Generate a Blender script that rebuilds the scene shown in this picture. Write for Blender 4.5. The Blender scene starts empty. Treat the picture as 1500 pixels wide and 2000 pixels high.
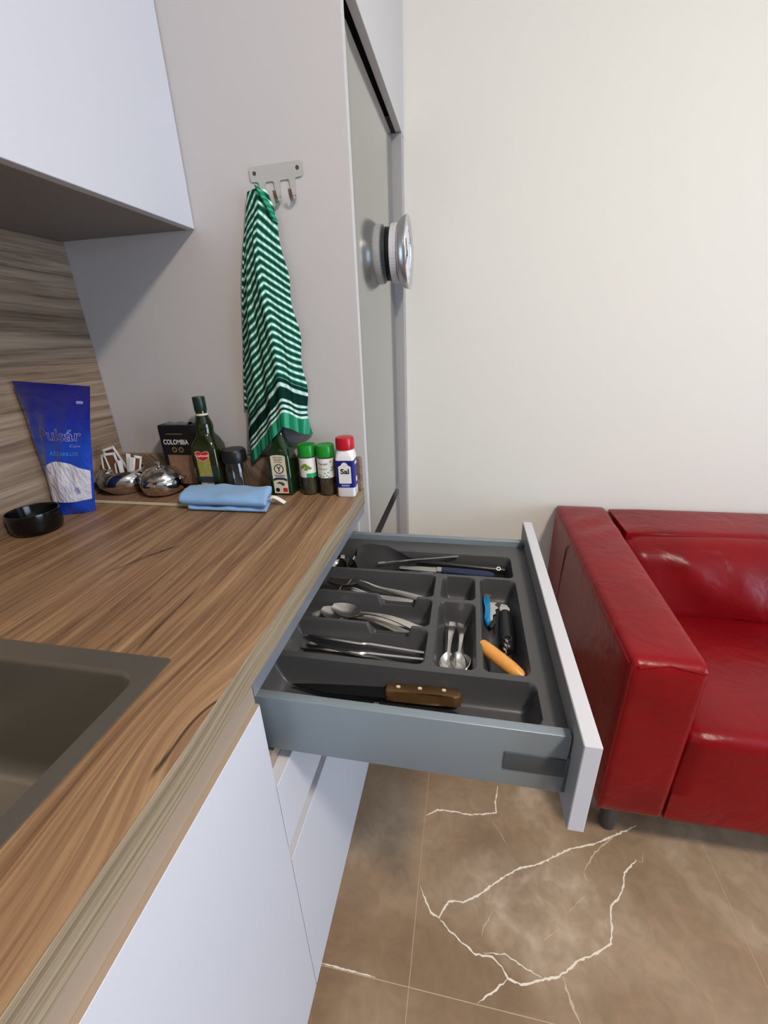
import bpy, bmesh, math, random
from mathutils import Vector, Matrix
random.seed(7)
PI = math.pi
scene = bpy.context.scene
COL = scene.collection

# ------------------------------------------------------------ camera, light
F, YAW, PIT, ROLL = 819.4, .2030, -.3988, -.0384
CAM = Vector((.2447, -.9532, 1.2787))
fw = Vector((-math.sin(YAW)*math.cos(PIT), math.cos(YAW)*math.cos(PIT), math.sin(PIT)))
rt = Vector((math.cos(YAW), math.sin(YAW), 0)); up = rt.cross(fw)
r2 = rt*math.cos(ROLL)+up*math.sin(ROLL); u2 = up*math.cos(ROLL)-rt*math.sin(ROLL)
cd = bpy.data.cameras.new('camera'); cam = bpy.data.objects.new('camera', cd); COL.objects.link(cam)
cd.sensor_fit = 'VERTICAL'; cd.sensor_height = 24.0; cd.lens = F/2000*24.0
cd.clip_start = .02
m = Matrix.Identity(4)
for i in range(3):
    m[i][0] = r2[i]; m[i][1] = u2[i]; m[i][2] = -fw[i]; m[i][3] = CAM[i]
cam.matrix_world = m
scene.camera = cam

scene.view_settings.view_transform = 'Standard'
scene.view_settings.look = 'None'
scene.view_settings.gamma = 1
scene.view_settings.use_curve_mapping = False
scene.view_settings.exposure = 0.0

w = bpy.data.worlds.new('World'); scene.world = w; w.use_nodes = True
bg = w.node_tree.nodes['Background']; bg.inputs[0].default_value = (.62, .78, 1, 1); bg.inputs[1].default_value = 1.5

# daylight entering by the tall window in the right-hand wall
WIN = dict(x=4.0, y0=-2.9, y1=-.7, z0=.1, z1=2.25)
ld = bpy.data.lights.new('window_daylight', 'AREA'); ld.shape = 'RECTANGLE'
ld.size = WIN['y1']-WIN['y0']-.08; ld.size_y = WIN['z1']-WIN['z0']-.08; ld.energy = 100; ld.color = (.58, .77, 1)
lo = bpy.data.objects.new('window_daylight', ld); COL.objects.link(lo)
lo.location = (WIN['x']+.01, (WIN['y0']+WIN['y1'])/2, (WIN['z0']+WIN['z1'])/2)
lo.rotation_euler = (PI/2, 0, PI/2)     # faces -x
LAMP = Vector((1.10, -1.26, 2.58)); LAMP_STRENGTH = 260.0

H = .9324      # worktop height
DW = -.664     # splashback face
YW = .639      # far wall

# ------------------------------------------------------------ materials
def new_mat(name):
    mt = bpy.data.materials.new(name); mt.use_nodes = True
    return mt, mt.node_tree.nodes, mt.node_tree.links, mt.node_tree.nodes['Principled BSDF']
def srgb(r, g, b):
    f = lambda c: (c/255/12.92) if c/255 <= .04045 else ((c/255+.055)/1.055)**2.4
    return (f(r), f(g), f(b), 1)
def simple(name, col, rough=.5, metal=0, spec=.5, bump=0, bscale=200, coat=0, trans=0, ior=1.45, var=0, vscale=8, alpha=1, sheen=0):
    mt, N, L, P = new_mat(name)
    P.inputs['Base Color'].default_value = col; P.inputs['Roughness'].default_value = rough
    P.inputs['Metallic'].default_value = metal; P.inputs['Specular IOR Level'].default_value = spec
    P.inputs['Coat Weight'].default_value = coat; P.inputs['Transmission Weight'].default_value = trans
    P.inputs['IOR'].default_value = ior; P.inputs['Sheen Weight'].default_value = sheen
    if alpha < 1: P.inputs['Alpha'].default_value = alpha
    g = N.new('ShaderNodeNewGeometry')
    if var:
        n = N.new('ShaderNodeTexNoise'); n.inputs['Scale'].default_value = vscale; n.inputs['Detail'].default_value = 4
        L.new(g.outputs['Position'], n.inputs['Vector'])
        mr = N.new('ShaderNodeMapRange'); mr.inputs['To Min'].default_value = 1-var; mr.inputs['To Max'].default_value = 1+var
        L.new(n.outputs['Fac'], mr.inputs['Value'])
        mx = N.new('ShaderNodeVectorMath'); mx.operation = 'SCALE'; mx.inputs[0].default_value = col[:3]
        L.new(mr.outputs[0], mx.inputs['Scale']); L.new(mx.outputs[0], P.inputs['Base Color'])
    if bump:
        n = N.new('ShaderNodeTexNoise'); n.inputs['Scale'].default_value = bscale; n.inputs['Detail'].default_value = 3
        L.new(g.outputs['Position'], n.inputs['Vector'])
        b = N.new('ShaderNodeBump'); b.inputs['Strength'].default_value = bump; b.inputs['Distance'].default_value = .002
        L.new(n.outputs['Fac'], b.inputs['Height']); L.new(b.outputs[0], P.inputs['Normal'])
    return mt
def ramp(N, stops):
    r = N.new('ShaderNodeValToRGB'); e = r.color_ramp.elements
    e[0].position, e[0].color = stops[0]; e[1].position, e[1].color = stops[-1]
    for p, c in stops[1:-1]:
        x = e.new(p); x.color = c
    return r
def math_node(N, L, op, a, b=None, c=None):
    n = N.new('ShaderNodeMath'); n.operation = op
    for i, v in enumerate((a, b, c)):
        if v is None: continue
        if isinstance(v, (int, float)): n.inputs[i].default_value = v
        else: L.new(v, n.inputs[i])
    return n.outputs[0]

def wood(name, stops, knot=False, rough=.42, seed=0., fine=1.0, wavy=.05, cracks=()):
    """grain runs along world Y"""
    mt, N, L, P = new_mat(name)
    g = N.new('ShaderNodeNewGeometry')
    s = N.new('ShaderNodeSeparateXYZ'); L.new(g.outputs['Position'], s.inputs[0])
    M = lambda op, a, b=None, c=None: math_node(N, L, op, a, b, c)
    a = M('ADD', s.outputs[0], M('MULTIPLY', s.outputs[2], 1.0))
    y = s.outputs[1]
    if knot:
        kx, ky = -.012, -.705
        dx = M('DIVIDE', M('SUBTRACT', s.outputs[0], kx), .055); dy = M('DIVIDE', M('SUBTRACT', y, ky), .085)
        ex = M('EXPONENT', M('MULTIPLY', M('ADD', M('MULTIPLY', dx, dx), M('MULTIPLY', dy, dy)), -1.0))
        a = M('ADD', a, M('MULTIPLY', ex, .035))
    # slow waviness of the grain
    nv = N.new('ShaderNodeTexNoise'); nv.inputs['Scale'].default_value = 2.2; nv.inputs['Detail'].default_value = 2
    cv = N.new('ShaderNodeCombineXYZ'); L.new(M('MULTIPLY', a, 2.), cv.inputs[0]); L.new(y, cv.inputs[1]); cv.inputs[2].default_value = seed
    L.new(cv.outputs[0], nv.inputs['Vector'])
    a2 = M('ADD', a, M('MULTIPLY', M('SUBTRACT', nv.outputs['Fac'], .5), wavy))
    def grain(sa, sy, det, dist=0):
        n = N.new('ShaderNodeTexNoise'); n.inputs['Scale'].default_value = 1; n.inputs['Detail'].default_value = det; n.inputs['Roughness'].default_value = .62
        n.inputs['Distortion'].default_value = dist
        c = N.new('ShaderNodeCombineXYZ'); L.new(M('MULTIPLY', a2, sa), c.inputs[0]); L.new(M('MULTIPLY', y, sy), c.inputs[1]); c.inputs[2].default_value = seed+sa
        L.new(c.outputs[0], n.inputs['Vector']); return n.outputs['Fac']
    band = grain(11, .45, 3); mid = grain(58*fine, 2.0, 6, .8); fin = grain(240*fine, 6, 3)
    v = M('ADD', M('ADD', M('MULTIPLY', band, .48), M('MULTIPLY', mid, .72)), M('MULTIPLY', fin, .42))
    v = M('ADD', M('MULTIPLY', M('SUBTRACT', v, .81), 1.30), .53)
    r = ramp(N, stops); L.new(v, r.inputs[0]); col = r.outputs[0]
    # occasional dark fissures
    fis = grain(26, 1.1, 4, 1.2)
    fd = M('ABSOLUTE', M('SUBTRACT', fis, .43))
    fm = N.new('ShaderNodeMapRange'); fm.inputs['From Min'].default_value = .0; fm.inputs['From Max'].default_value = .012
    fm.inputs['To Min'].default_value = .55; fm.inputs['To Max'].default_value = 0; L.new(fd, fm.inputs['Value'])
    msk = N.new('ShaderNodeMapRange'); msk.inputs['From Min'].default_value = .5; msk.inputs['From Max'].default_value = .62; L.new(grain(7, 2.3, 2), msk.inputs['Value'])
    fac = M('MULTIPLY', fm.outputs[0], msk.outputs[0])
    if knot:
        # the long dark crack that runs out of the knot
        xc = M('ADD', -.013, M('MULTIPLY', M('SUBTRACT', nv.outputs['Fac'], .5), .02))
        t = M('DIVIDE', M('SUBTRACT', y, -.74), .074)
        xc = M('ADD', xc, M('MULTIPLY', M('POWER', M('MAXIMUM', t, 0.), 4.), .013))
        xc = M('ADD', xc, M('MULTIPLY', M('SUBTRACT', mid, .5), .012))
        d = M('ABSOLUTE', M('SUBTRACT', s.outputs[0], xc))
        ck = N.new('ShaderNodeMapRange'); ck.inputs['From Min'].default_value = .0008; ck.inputs['From Max'].default_value = .0035; ck.inputs['To Min'].default_value = 1; ck.inputs['To Max'].default_value = 0
        L.new(d, ck.inputs['Value'])
        wy = N.new('ShaderNodeMapRange'); wy.inputs['From Min'].default_value = .75; wy.inputs['From Max'].default_value = .55
        L.new(M('ABSOLUTE', M('SUBTRACT', t, .5)), wy.inputs['Value'])
        fac = M('MAXIMUM', fac, M('MULTIPLY', M('MULTIPLY', ck.outputs[0], wy.outputs[0]), .9))
    for (xa, ya, xb, yb, wd, dk) in cracks:       # other short dark cracks in the print
        t = M('DIVIDE', M('SUBTRACT', y, ya), yb-ya)
        xc = M('ADD', M('ADD', xa, M('MULTIPLY', t, xb-xa)), M('MULTIPLY', M('SUBTRACT', mid, .5), .016))
        ck = N.new('ShaderNodeMapRange'); ck.inputs['From Min'].default_value = wd*.25; ck.inputs['From Max'].default_value = wd; ck.inputs['To Min'].default_value = 1; ck.inputs['To Max'].default_value = 0
        L.new(M('ABSOLUTE', M('SUBTRACT', s.outputs[0], xc)), ck.inputs['Value'])
        wy = N.new('ShaderNodeMapRange'); wy.inputs['From Min'].default_value = .55; wy.inputs['From Max'].default_value = .25
        L.new(M('ABSOLUTE', M('SUBTRACT', t, .5)), wy.inputs['Value'])
        fac = M('MAXIMUM', fac, M('MULTIPLY', M('MULTIPLY', ck.outputs[0], wy.outputs[0]), dk))
    mx = N.new('ShaderNodeMix'); mx.data_type = 'RGBA'; L.new(fac, mx.inputs[0]); L.new(col, mx.inputs[6]); mx.inputs[7].default_value = (.035, .02, .012, 1)
    L.new(mx.outputs[2], P.inputs['Base Color'])
    P.inputs['Roughness'].default_value = rough; P.inputs['Specular IOR Level'].default_value = .35
    b = N.new('ShaderNodeBump'); b.inputs['Strength'].default_value = .25; b.inputs['Distance'].default_value = .0008
    L.new(M('ADD', M('MULTIPLY', fin, .6), M('MULTIPLY', mid, .6)), b.inputs['Height']); L.new(b.outputs[0], P.inputs['Normal'])
    return mt

CRACKS = [(-.151, -.450, -.143, -.635, .0034, .8), (-.272, -.345, -.306, -.398, .0052, .9), (-.295, -.378, -.330, -.450, .0065, .5)]
MT = {}
MT['worktop'] = wood('worktop wood', [(.12, (.045, .022, .011, 1)), (.34, (.15, .08, .042, 1)), (.52, (.27, .155, .082, 1)), (.72, (.40, .25, .135, 1)), (.92, (.50, .34, .20, 1))], knot=True, wavy=.038, cracks=CRACKS)
MT['splash'] = wood('shade-greyed splashback wood', [(.12, (.05, .03, .02, 1)), (.34, (.145, .095, .062, 1)), (.52, (.25, .17, .115, 1)), (.72, (.36, .265, .185, 1)), (.92, (.45, .35, .26, 1))], seed=5.3, wavy=.018)  # same wood as the worktop, bluish shade put into its greyer colours
MT['edge'] = wood('worktop edge', [(.15, (.07, .046, .028, 1)), (.40, (.17, .125, .078, 1)), (.58, (.28, .215, .14, 1)), (.85, (.44, .35, .24, 1))], seed=2.1, fine=3.2, rough=.55)
MT['tray_wood'] = wood('serving board wood', [(.15, (.08, .04, .022, 1)), (.5, (.26, .145, .085, 1)), (.9, (.40, .25, .16, 1))], seed=9.1)
MT['white'] = simple('white laminate', srgb(204, 204, 210), .38, spec=.4, bump=.03, bscale=700)
MT['panel'] = simple('pale grey laminate', srgb(203, 198, 197), .42, spec=.35, bump=.03, bscale=500)
MT['housing'] = simple('grey housing edge', srgb(176, 172, 170), .45)
MT['wall'] = simple('painted plaster', srgb(240, 236, 226), .85, spec=.2, bump=.08, bscale=160)
MT['taupe'] = simple('bounce-dimming taupe', srgb(150, 142, 134), .85, spec=.2)  # unseen walls given a darker tone to weaken the bounced light
MT['ceil'] = simple('ceiling paint', srgb(244, 242, 238), .9, spec=.1)
MT['rail'] = simple('champagne aluminium rail', srgb(176, 158, 140), .42, .35)
MT['rail_cool_lit'] = simple('cool-lit rail', srgb(150, 155, 165), .35, .5)  # the same rail; cool window light and shade put into the colour
MT['dark'] = simple('dark cavity shade and seam', srgb(40, 38, 38), .7)  # near-black stands in for shade in the fridge housing; also one sofa seam
MT['under'] = simple('shaded cabinet underside', srgb(130, 124, 120), .55)  # white board greyed, the shade below the cabinet is in the colour
MT['steelgrey'] = simple('grey coated steel', srgb(136, 148, 156), .42, .3, bump=.02, bscale=600)
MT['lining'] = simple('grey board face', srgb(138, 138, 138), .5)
MT['capgrey'] = simple('dark grey plastic cap', srgb(74, 80, 84), .5)
MT['tray'] = simple('anthracite moulded plastic', srgb(70, 70, 72), .36, spec=.7, bump=.02, bscale=1400)
MT['sink'] = simple('brushed sink steel', srgb(142, 136, 127), .33, .75, bump=.05, bscale=500)
MT['fridge'] = simple('satin steel fridge', srgb(166, 166, 163), .085, .85)
MT['fridge_side'] = simple('fridge cabinet grey', srgb(120, 120, 120), .5, .2)
MT['chrome'] = simple('polished steel', srgb(205, 203, 200), .10, 1)
MT['satin'] = simple('satin steel', srgb(208, 203, 197), .25, 1)
MT['hook'] = simple('brushed nickel', srgb(205, 202, 192), .34, .9)
MT['black'] = simple('black plastic', srgb(20, 20, 21), .38)
MT['blackgloss'] = simple('black glazed ceramic', srgb(9, 9, 10), .16)
MT['nylon'] = simple('black nylon', srgb(30, 30, 32), .5)
MT['red'] = simple('red plastic', srgb(190, 20, 38), .28)
MT['whiteplastic'] = simple('white plastic', srgb(240, 238, 238), .35)
MT['paper'] = simple('white paper', srgb(236, 232, 228), .6)
MT['navy'] = simple('navy print', srgb(22, 26, 120), .4)
MT['ink'] = simple('black print', srgb(22, 22, 30), .5)
MT['greenlid'] = simple('green plastic', srgb(24, 140, 40), .3)
MT['greenprint'] = simple('green print', srgb(40, 160, 95), .45)
MT['leafprint'] = simple('leaf print', srgb(120, 150, 50), .5, var=.4, vscale=300)
MT['herb'] = simple('dried herb', srgb(74, 72, 42), .9, bump=1, bscale=900, var=.5, vscale=700)
MT['herb2'] = simple('dried brown herb', srgb(92, 78, 46), .9, bump=1, bscale=900, var=.5, vscale=700)
MT['glass'] = simple('clear glass', (1, 1, 1, 1), .03, trans=1, ior=1.45)
MT['oilglass'] = simple('dark olive glass', srgb(26, 34, 8), .08, spec=.6, coat=.5)
MT['greenglass'] = simple('deep green glass', srgb(11, 42, 13), .08, spec=.6, coat=.5)
MT['capgreen'] = simple('dark green cap', srgb(18, 44, 36), .35)
MT['capblue'] = simple('dark blue cap', srgb(20, 22, 60), .3)
MT['gold'] = simple('dull gold print', srgb(132, 108, 66), .5)
MT['cream'] = simple('cream label', srgb(216, 206, 178), .6)
MT['brownink'] = simple('brown print', srgb(78, 60, 50), .6)
MT['redprint'] = simple('red print', srgb(196, 30, 34), .45)
MT['oliveprint'] = simple('olive grove print', srgb(150, 140, 70), .5, var=.6, vscale=160)
MT['darkband'] = simple('dark band print', srgb(38, 46, 52), .5)
MT['boxblack'] = simple('matt black carton', srgb(20, 21, 24), .45)
MT['boxphoto'] = simple('sepia picture print', srgb(140, 106, 84), .55, var=.35, vscale=60)
MT['foil'] = simple('foil lining', srgb(150, 150, 148), .3, .8)
MT['sachetbrown'] = simple('brown sachet print', srgb(112, 66, 44), .5, var=.5, vscale=120)
MT['bluecloth'] = simple('light blue microfibre', srgb(142, 186, 232), .9, spec=.1, bump=.5, bscale=900, var=.07, vscale=60, sheen=.3)
MT['woodhandle'] = simple('stained wood handle', srgb(84, 60, 34), .42, var=.35, vscale=90)
MT['paleHandle'] = simple('varnished pale wood', srgb(226, 158, 78), .35, var=.08, vscale=60)
MT['blackblade'] = simple('black coated blade', srgb(26, 26, 28), .3, .3)
MT['bluehandle'] = simple('dark blue handle', srgb(34, 44, 74), .35)
MT['cyan'] = simple('bright blue handle', srgb(24, 130, 190), .35)
MT['foot'] = simple('grey metal foot', srgb(92, 92, 94), .4, .5)
MT['grout'] = simple('tile joint grout', srgb(196, 174, 146), .8)
MT['vein'] = simple('white marble vein', srgb(240, 228, 210), .3)
MT['veinpale'] = simple('faint marble vein', srgb(200, 180, 156), .3)
MT['dial'] = simple('clock dial white', srgb(238, 236, 240), .35)
MT['aluminium'] = simple('spun aluminium', srgb(214, 212, 214), .3, .9)
MT['ribbed'] = simple('pearl plastic', srgb(222, 220, 226), .35)
MT['frame'] = simple('white window frame', srgb(235, 235, 235), .5)
MT['bagwindow'] = None

def leather():
    mt, N, L, P = new_mat('red leather')
    g = N.new('ShaderNodeNewGeometry')
    n = N.new('ShaderNodeTexNoise'); n.inputs['Scale'].default_value = 5; n.inputs['Detail'].default_value = 3; L.new(g.outputs['Position'], n.inputs['Vector'])
    r = ramp(N, [(.3, srgb(116, 6, 14)), (.7, srgb(136, 10, 18))]); L.new(n.outputs['Fac'], r.inputs[0]); L.new(r.outputs[0], P.inputs['Base Color'])
    P.inputs['Roughness'].default_value = .29; P.inputs['Specular IOR Level'].default_value = .24
    v = N.new('ShaderNodeTexVoronoi'); v.inputs['Scale'].default_value = 420; L.new(g.outputs['Position'], v.inputs['Vector'])
    s = N.new('ShaderNodeTexNoise'); s.inputs['Scale'].default_value = 14; s.inputs['Detail'].default_value = 2; s.inputs['Distortion'].default_value = .8
    L.new(g.outputs['Position'], s.inputs['Vector'])
    b = N.new('ShaderNodeBump'); b.inputs['Strength'].default_value = .12; b.inputs['Distance'].default_value = .001; L.new(v.outputs['Distance'], b.inputs['Height'])
    b2 = N.new('ShaderNodeBump'); b2.inputs['Strength'].default_value = .16; b2.inputs['Distance'].default_value = .02; L.new(s.outputs['Fac'], b2.inputs['Height']); L.new(b.outputs[0], b2.inputs['Normal'])
    L.new(b2.outputs[0], P.inputs['Normal'])
    return mt
MT['leather'] = leather()

def stone():
    mt, N, L, P = new_mat('brown marble tile')
    g = N.new('ShaderNodeNewGeometry')
    n = N.new('ShaderNodeTexNoise'); n.inputs['Scale'].default_value = 3.0; n.inputs['Detail'].default_value = 6; n.inputs['Distortion'].default_value = .7
    L.new(g.outputs['Position'], n.inputs['Vector'])
    r = ramp(N, [(.26, srgb(128, 103, 78)), (.44, srgb(146, 120, 93)), (.60, srgb(162, 137, 110)), (.76, srgb(190, 168, 143))]); L.new(n.outputs['Fac'], r.inputs[0])
    # a paler cloud inside the ring of veins (the stone's own figure)
    sp_ = N.new('ShaderNodeSeparateXYZ'); L.new(g.outputs['Position'], sp_.inputs[0])
    M = lambda op, a, b=None: math_node(N, L, op, a, b)
    ax = M('DIVIDE', M('SUBTRACT', sp_.outputs[0], .47), .23); ay = M('DIVIDE', M('SUBTRACT', sp_.outputs[1], -.345), .13)
    dd = M('ADD', M('MULTIPLY', ax, ax), M('MULTIPLY', ay, ay))
    pm = N.new('ShaderNodeMapRange'); pm.inputs['From Min'].default_value = 1.25; pm.inputs['From Max'].default_value = .25; L.new(dd, pm.inputs['Value'])
    n3 = N.new('ShaderNodeTexNoise'); n3.inputs['Scale'].default_value = 17; n3.inputs['Detail'].default_value = 6; n3.inputs['Distortion'].default_value = .6; L.new(g.outputs['Position'], n3.inputs['Vector'])
    m3 = N.new('ShaderNodeMapRange'); m3.inputs['From Min'].default_value = .42; m3.inputs['From Max'].default_value = .68; L.new(n3.outputs['Fac'], m3.inputs['Value'])
    r0 = r; r = N.new('ShaderNodeMix'); r.data_type = 'RGBA'; L.new(M('MULTIPLY', M('ADD', M('MULTIPLY', m3.outputs[0], .42), .20), pm.outputs[0]), r.inputs[0]); L.new(r0.outputs[0], r.inputs[6]); r.inputs[7].default_value = srgb(208, 188, 164)
    n2 = N.new('ShaderNodeTexNoise'); n2.inputs['Scale'].default_value = 22; n2.inputs['Detail'].default_value = 5; n2.inputs['Distortion'].default_value = 1.2
    L.new(g.outputs['Position'], n2.inputs['Vector'])
    r2_ = ramp(N, [(.35, (.90, .90, .90, 1)), (.75, (1.14, 1.13, 1.12, 1))]); L.new(n2.outputs['Fac'], r2_.inputs[0])
    mx = N.new('ShaderNodeMix'); mx.data_type = 'RGBA'; mx.blend_type = 'MULTIPLY'; mx.inputs[0].default_value = 1
    L.new(r.outputs[2], mx.inputs[6]); L.new(r2_.outputs[0], mx.inputs[7]); L.new(mx.outputs[2], P.inputs['Base Color'])
    P.inputs['Roughness'].default_value = .34; P.inputs['Specular IOR Level'].default_value = .4
    return mt
MT['stone'] = stone()

# ------------------------------------------------------------ builders
def link(o): COL.objects.link(o); return o
def finish(bm, name, mat, smooth=True, angle=40):
    bmesh.ops.recalc_face_normals(bm, faces=bm.faces[:])
    if smooth:
        ca = math.radians(angle)
        for f in bm.faces: f.smooth = True
        for e in bm.edges:
            e.smooth = not (len(e.link_faces) == 2 and e.calc_face_angle(0) > ca)
    me = bpy.data.meshes.new(name); bm.to_mesh(me); bm.free()
    for x in (mat if isinstance(mat, list) else [mat]): me.materials.append(x)
    return me
def tag(o, label, cat, group=None):
    o['label'] = label; o['category'] = cat
    if group: o['group'] = group
    return o
def thing(name, label, cat, loc=(0, 0, 0), rz=0, group=None):
    o = bpy.data.objects.new(name, None); o.empty_display_size = .03
    o.location = loc; o.rotation_euler = (0, 0, rz); link(o)
    return tag(o, label, cat, group)
def root_loc(o):
    while o.parent: o = o.parent
    return Vector(o.location)
def part(name, bm, mat, parent, world=False, smooth=True, angle=40, label=None):
    """world=True: the shape was laid out in room coordinates (parent root unrotated)"""
    if world: bmesh.ops.translate(bm, verts=bm.verts[:], vec=-root_loc(parent))
    o = bpy.data.objects.new(name, finish(bm, name, mat, smooth, angle)); link(o); o.parent = parent
    if label: o['label'] = label
    return o
def solo(name, bm, mat, label, cat, group=None, smooth=True, angle=40):
    vs = [v.co for v in bm.verts]
    c = Vector(((min(v.x for v in vs)+max(v.x for v in vs))/2, (min(v.y for v in vs)+max(v.y for v in vs))/2, min(v.z for v in vs)))
    bmesh.ops.translate(bm, verts=bm.verts[:], vec=-c)
    o = bpy.data.objects.new(name, finish(bm, name, mat, smooth, angle)); o.location = c; link(o)
    return tag(o, label, cat, group)
def struct(name, bm, mat, smooth=False):
    o = bpy.data.objects.new(name, finish(bm, name, mat, smooth)); link(o); o['kind'] = 'structure'; return o

def box(bm, x0, x1, y0, y1, z0, z1, bev=0, seg=2):
    r = bmesh.ops.create_cube(bm, size=1)
    vs = r['verts']
    for v in vs:
        v.co = Vector(((x0+x1)/2+v.co.x*(x1-x0), (y0+y1)/2+v.co.y*(y1-y0), (z0+z1)/2+v.co.z*(z1-z0)))
    if bev:
        es = list({e for v in vs for e in v.link_edges})
        bmesh.ops.bevel(bm, geom=es, offset=bev, segments=seg, profile=.5, affect='EDGES')
    return bm
def B(*a, **k): return box(bmesh.new(), *a, **k)
def ring_rr(cx, cy, hx, hy, r, z, n=5):
    r = min(r, hx*.9999, hy*.9999); out = []
    for k, (sx, sy) in enumerate(((1, 1), (-1, 1), (-1, -1), (1, -1))):
        for i in range(n+1):
            a = PI/2*(k+i/n)
            out.append(Vector((cx+sx*(hx-r)+r*math.cos(a), cy+sy*(hy-r)+r*math.sin(a), z)))
    return out
def ring_c(cx, cy, r, z, n=32, ry=None):
    return [Vector((cx+r*math.cos(2*PI*i/n), cy+(ry or r)*math.sin(2*PI*i/n), z)) for i in range(n)]
def loft(bm, rings, cap0=True, cap1=True, closed=True):
    vr = [[bm.verts.new(p) for p in rg] for rg in rings]
    n = len(vr[0])
    for a, b in zip(vr, vr[1:]):
        for i in range(n if closed else n-1):
            j = (i+1) % n
            try: bm.faces.new((a[i], a[j], b[j], b[i]))
            except ValueError: pass
    if cap0: bm.faces.new(vr[0][::-1])
    if cap1: bm.faces.new(vr[-1])
    return bm
def lathe(prof, cx=0, cy=0, n=32, cap0=True, cap1=True, bm=None):
    return loft(bm or bmesh.new(), [ring_c(cx, cy, max(r, .0004), z, n) for r, z in prof], cap0, cap1)
def tube(bm, pts, rad, n=10, cap=True):
    pts = [Vector(p) for p in pts]; rings = []
    for i, p in enumerate(pts):
        d = (pts[min(i+1, len(pts)-1)]-pts[max(i-1, 0)]).normalized()
        a = Vector((0, 0, 1)) if abs(d.z) < .9 else Vector((1, 0, 0))
        u = d.cross(a).normalized(); v = d.cross(u)
        r = rad[i] if isinstance(rad, (list, tuple)) else rad
        rings.append([p+u*r*math.cos(2*PI*k/n)+v*r*math.sin(2*PI*k/n) for k in range(n)])
    return loft(bm, rings, cap, cap)
def sheet(bm, grid, th, uvfn=None):
    """closed shell from a grid of points, offset by its normals"""
    R, C = len(grid), len(grid[0])
    P = [[Vector(p) for p in row] for row in grid]
    nn = []
    for i in range(R):
        row = []
        for j in range(C):
            du = P[i][min(j+1, C-1)]-P[i][max(j-1, 0)]; dv = P[min(i+1, R-1)][j]-P[max(i-1, 0)][j]
            k = du.cross(dv); row.append(k.normalized() if k.length > 1e-12 else Vector((0, 0, 1)))
        nn.append(row)
    A = [[bm.verts.new(P[i][j]) for j in range(C)] for i in range(R)]
    Bk = [[bm.verts.new(P[i][j]-nn[i][j]*th) for j in range(C)] for i in range(R)]
    uv = bm.loops.layers.uv.verify() if uvfn else None
    def face(ids):
        f = bm.faces.new([(A if s == 0 else Bk)[i][j] for s, i, j in ids])
        if uv:
            for lp, (s, i, j) in zip(f.loops, ids): lp[uv].uv = uvfn(i, j)
    for i in range(R-1):
        for j in range(C-1):
            face([(0, i, j), (0, i, j+1), (0, i+1, j+1), (0, i+1, j)])
            face([(1, i, j), (1, i+1, j), (1, i+1, j+1), (1, i, j+1)])
    for i in range(R-1):
        face([(0, i, 0), (0, i+1, 0), (1, i+1, 0), (1, i, 0)]); face([(0, i, C-1), (1, i, C-1), (1, i+1, C-1), (0, i+1, C-1)])
    for j in range(C-1):
        face([(0, 0, j), (1, 0, j), (1, 0, j+1), (0, 0, j+1)]); face([(0, R-1, j), (0, R-1, j+1), (1, R-1, j+1), (1, R-1, j)])
    return bm
def prism(bm, poly, fn, depth):
    """outline in (a, b) -> fn(a, b, c), c runs 0..depth"""
    v0 = [bm.verts.new(fn(a, b, 0)) for a, b in poly]; v1 = [bm.verts.new(fn(a, b, depth)) for a, b in poly]
    n = len(poly)
    bm.faces.new(v0); bm.faces.new(v1[::-1])
    for i in range(n): bm.faces.new((v0[i], v1[i], v1[(i+1) % n], v0[(i+1) % n]))
    return bm
def lerp(a, b, t): return a+(b-a)*t
def interp(tab, t):
    if t <= tab[0][0]: return tab[0][1]
    for (a, x), (b, y) in zip(tab, tab[1:]):
        if t <= b: return lerp(x, y, (t-a)/(b-a))
    return tab[-1][1]
def sm(t): t = max(0, min(1, t)); return t*t*(3-2*t)

def text_bm(s, width, fn, height=None, bold=0):
    """lettering as a flat mesh; fn(a, b) maps the centred text plane to 3-D"""
    cu = bpy.data.curves.new('t', 'FONT'); cu.body = s; cu.align_x = 'CENTER'; cu.align_y = 'CENTER'; cu.offset = bold; cu.resolution_u = 3
    ob = bpy.data.objects.new('t', cu); COL.objects.link(ob)
    dg = bpy.context.evaluated_depsgraph_get(); dg.update()
    me = bpy.data.meshes.new_from_object(ob.evaluated_get(dg))
    bpy.data.objects.remove(ob); bpy.data.curves.remove(cu)
    bm = bmesh.new(); bm.from_mesh(me); bpy.data.meshes.remove(me)
    xs = [v.co.x for v in bm.verts]; ys = [v.co.y for v in bm.verts]
    k = width/(max(xs)-min(xs)); ky = height/(max(ys)-min(ys)) if height else k
    cx, cy = (max(xs)+min(xs))/2, (max(ys)+min(ys))/2
    for v in bm.verts: v.co = Vector(fn((v.co.x-cx)*k, (v.co.y-cy)*ky))
    return bm
def flat_bm(poly, fn, bm=None):
    bm = bm or bmesh.new(); bm.faces.new([bm.verts.new(fn(a, b)) for a, b in poly]); return bm
def patch(a0, a1, b0, b1, fn, na=8, nb=2, bm=None):
    bm = bm or bmesh.new()
    g = [[bm.verts.new(fn(lerp(a0, a1, i/na), lerp(b0, b1, j/nb))) for i in range(na+1)] for j in range(nb+1)]
    for j in range(nb):
        for i in range(na): bm.faces.new((g[j][i], g[j][i+1], g[j+1][i+1], g[j+1][i]))
    return bm
def disc_poly(cx, cy, rx, ry=None, n=20): return [(cx+rx*math.cos(2*PI*i/n), cy+(ry or rx)*math.sin(2*PI*i/n)) for i in range(n)]
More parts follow.
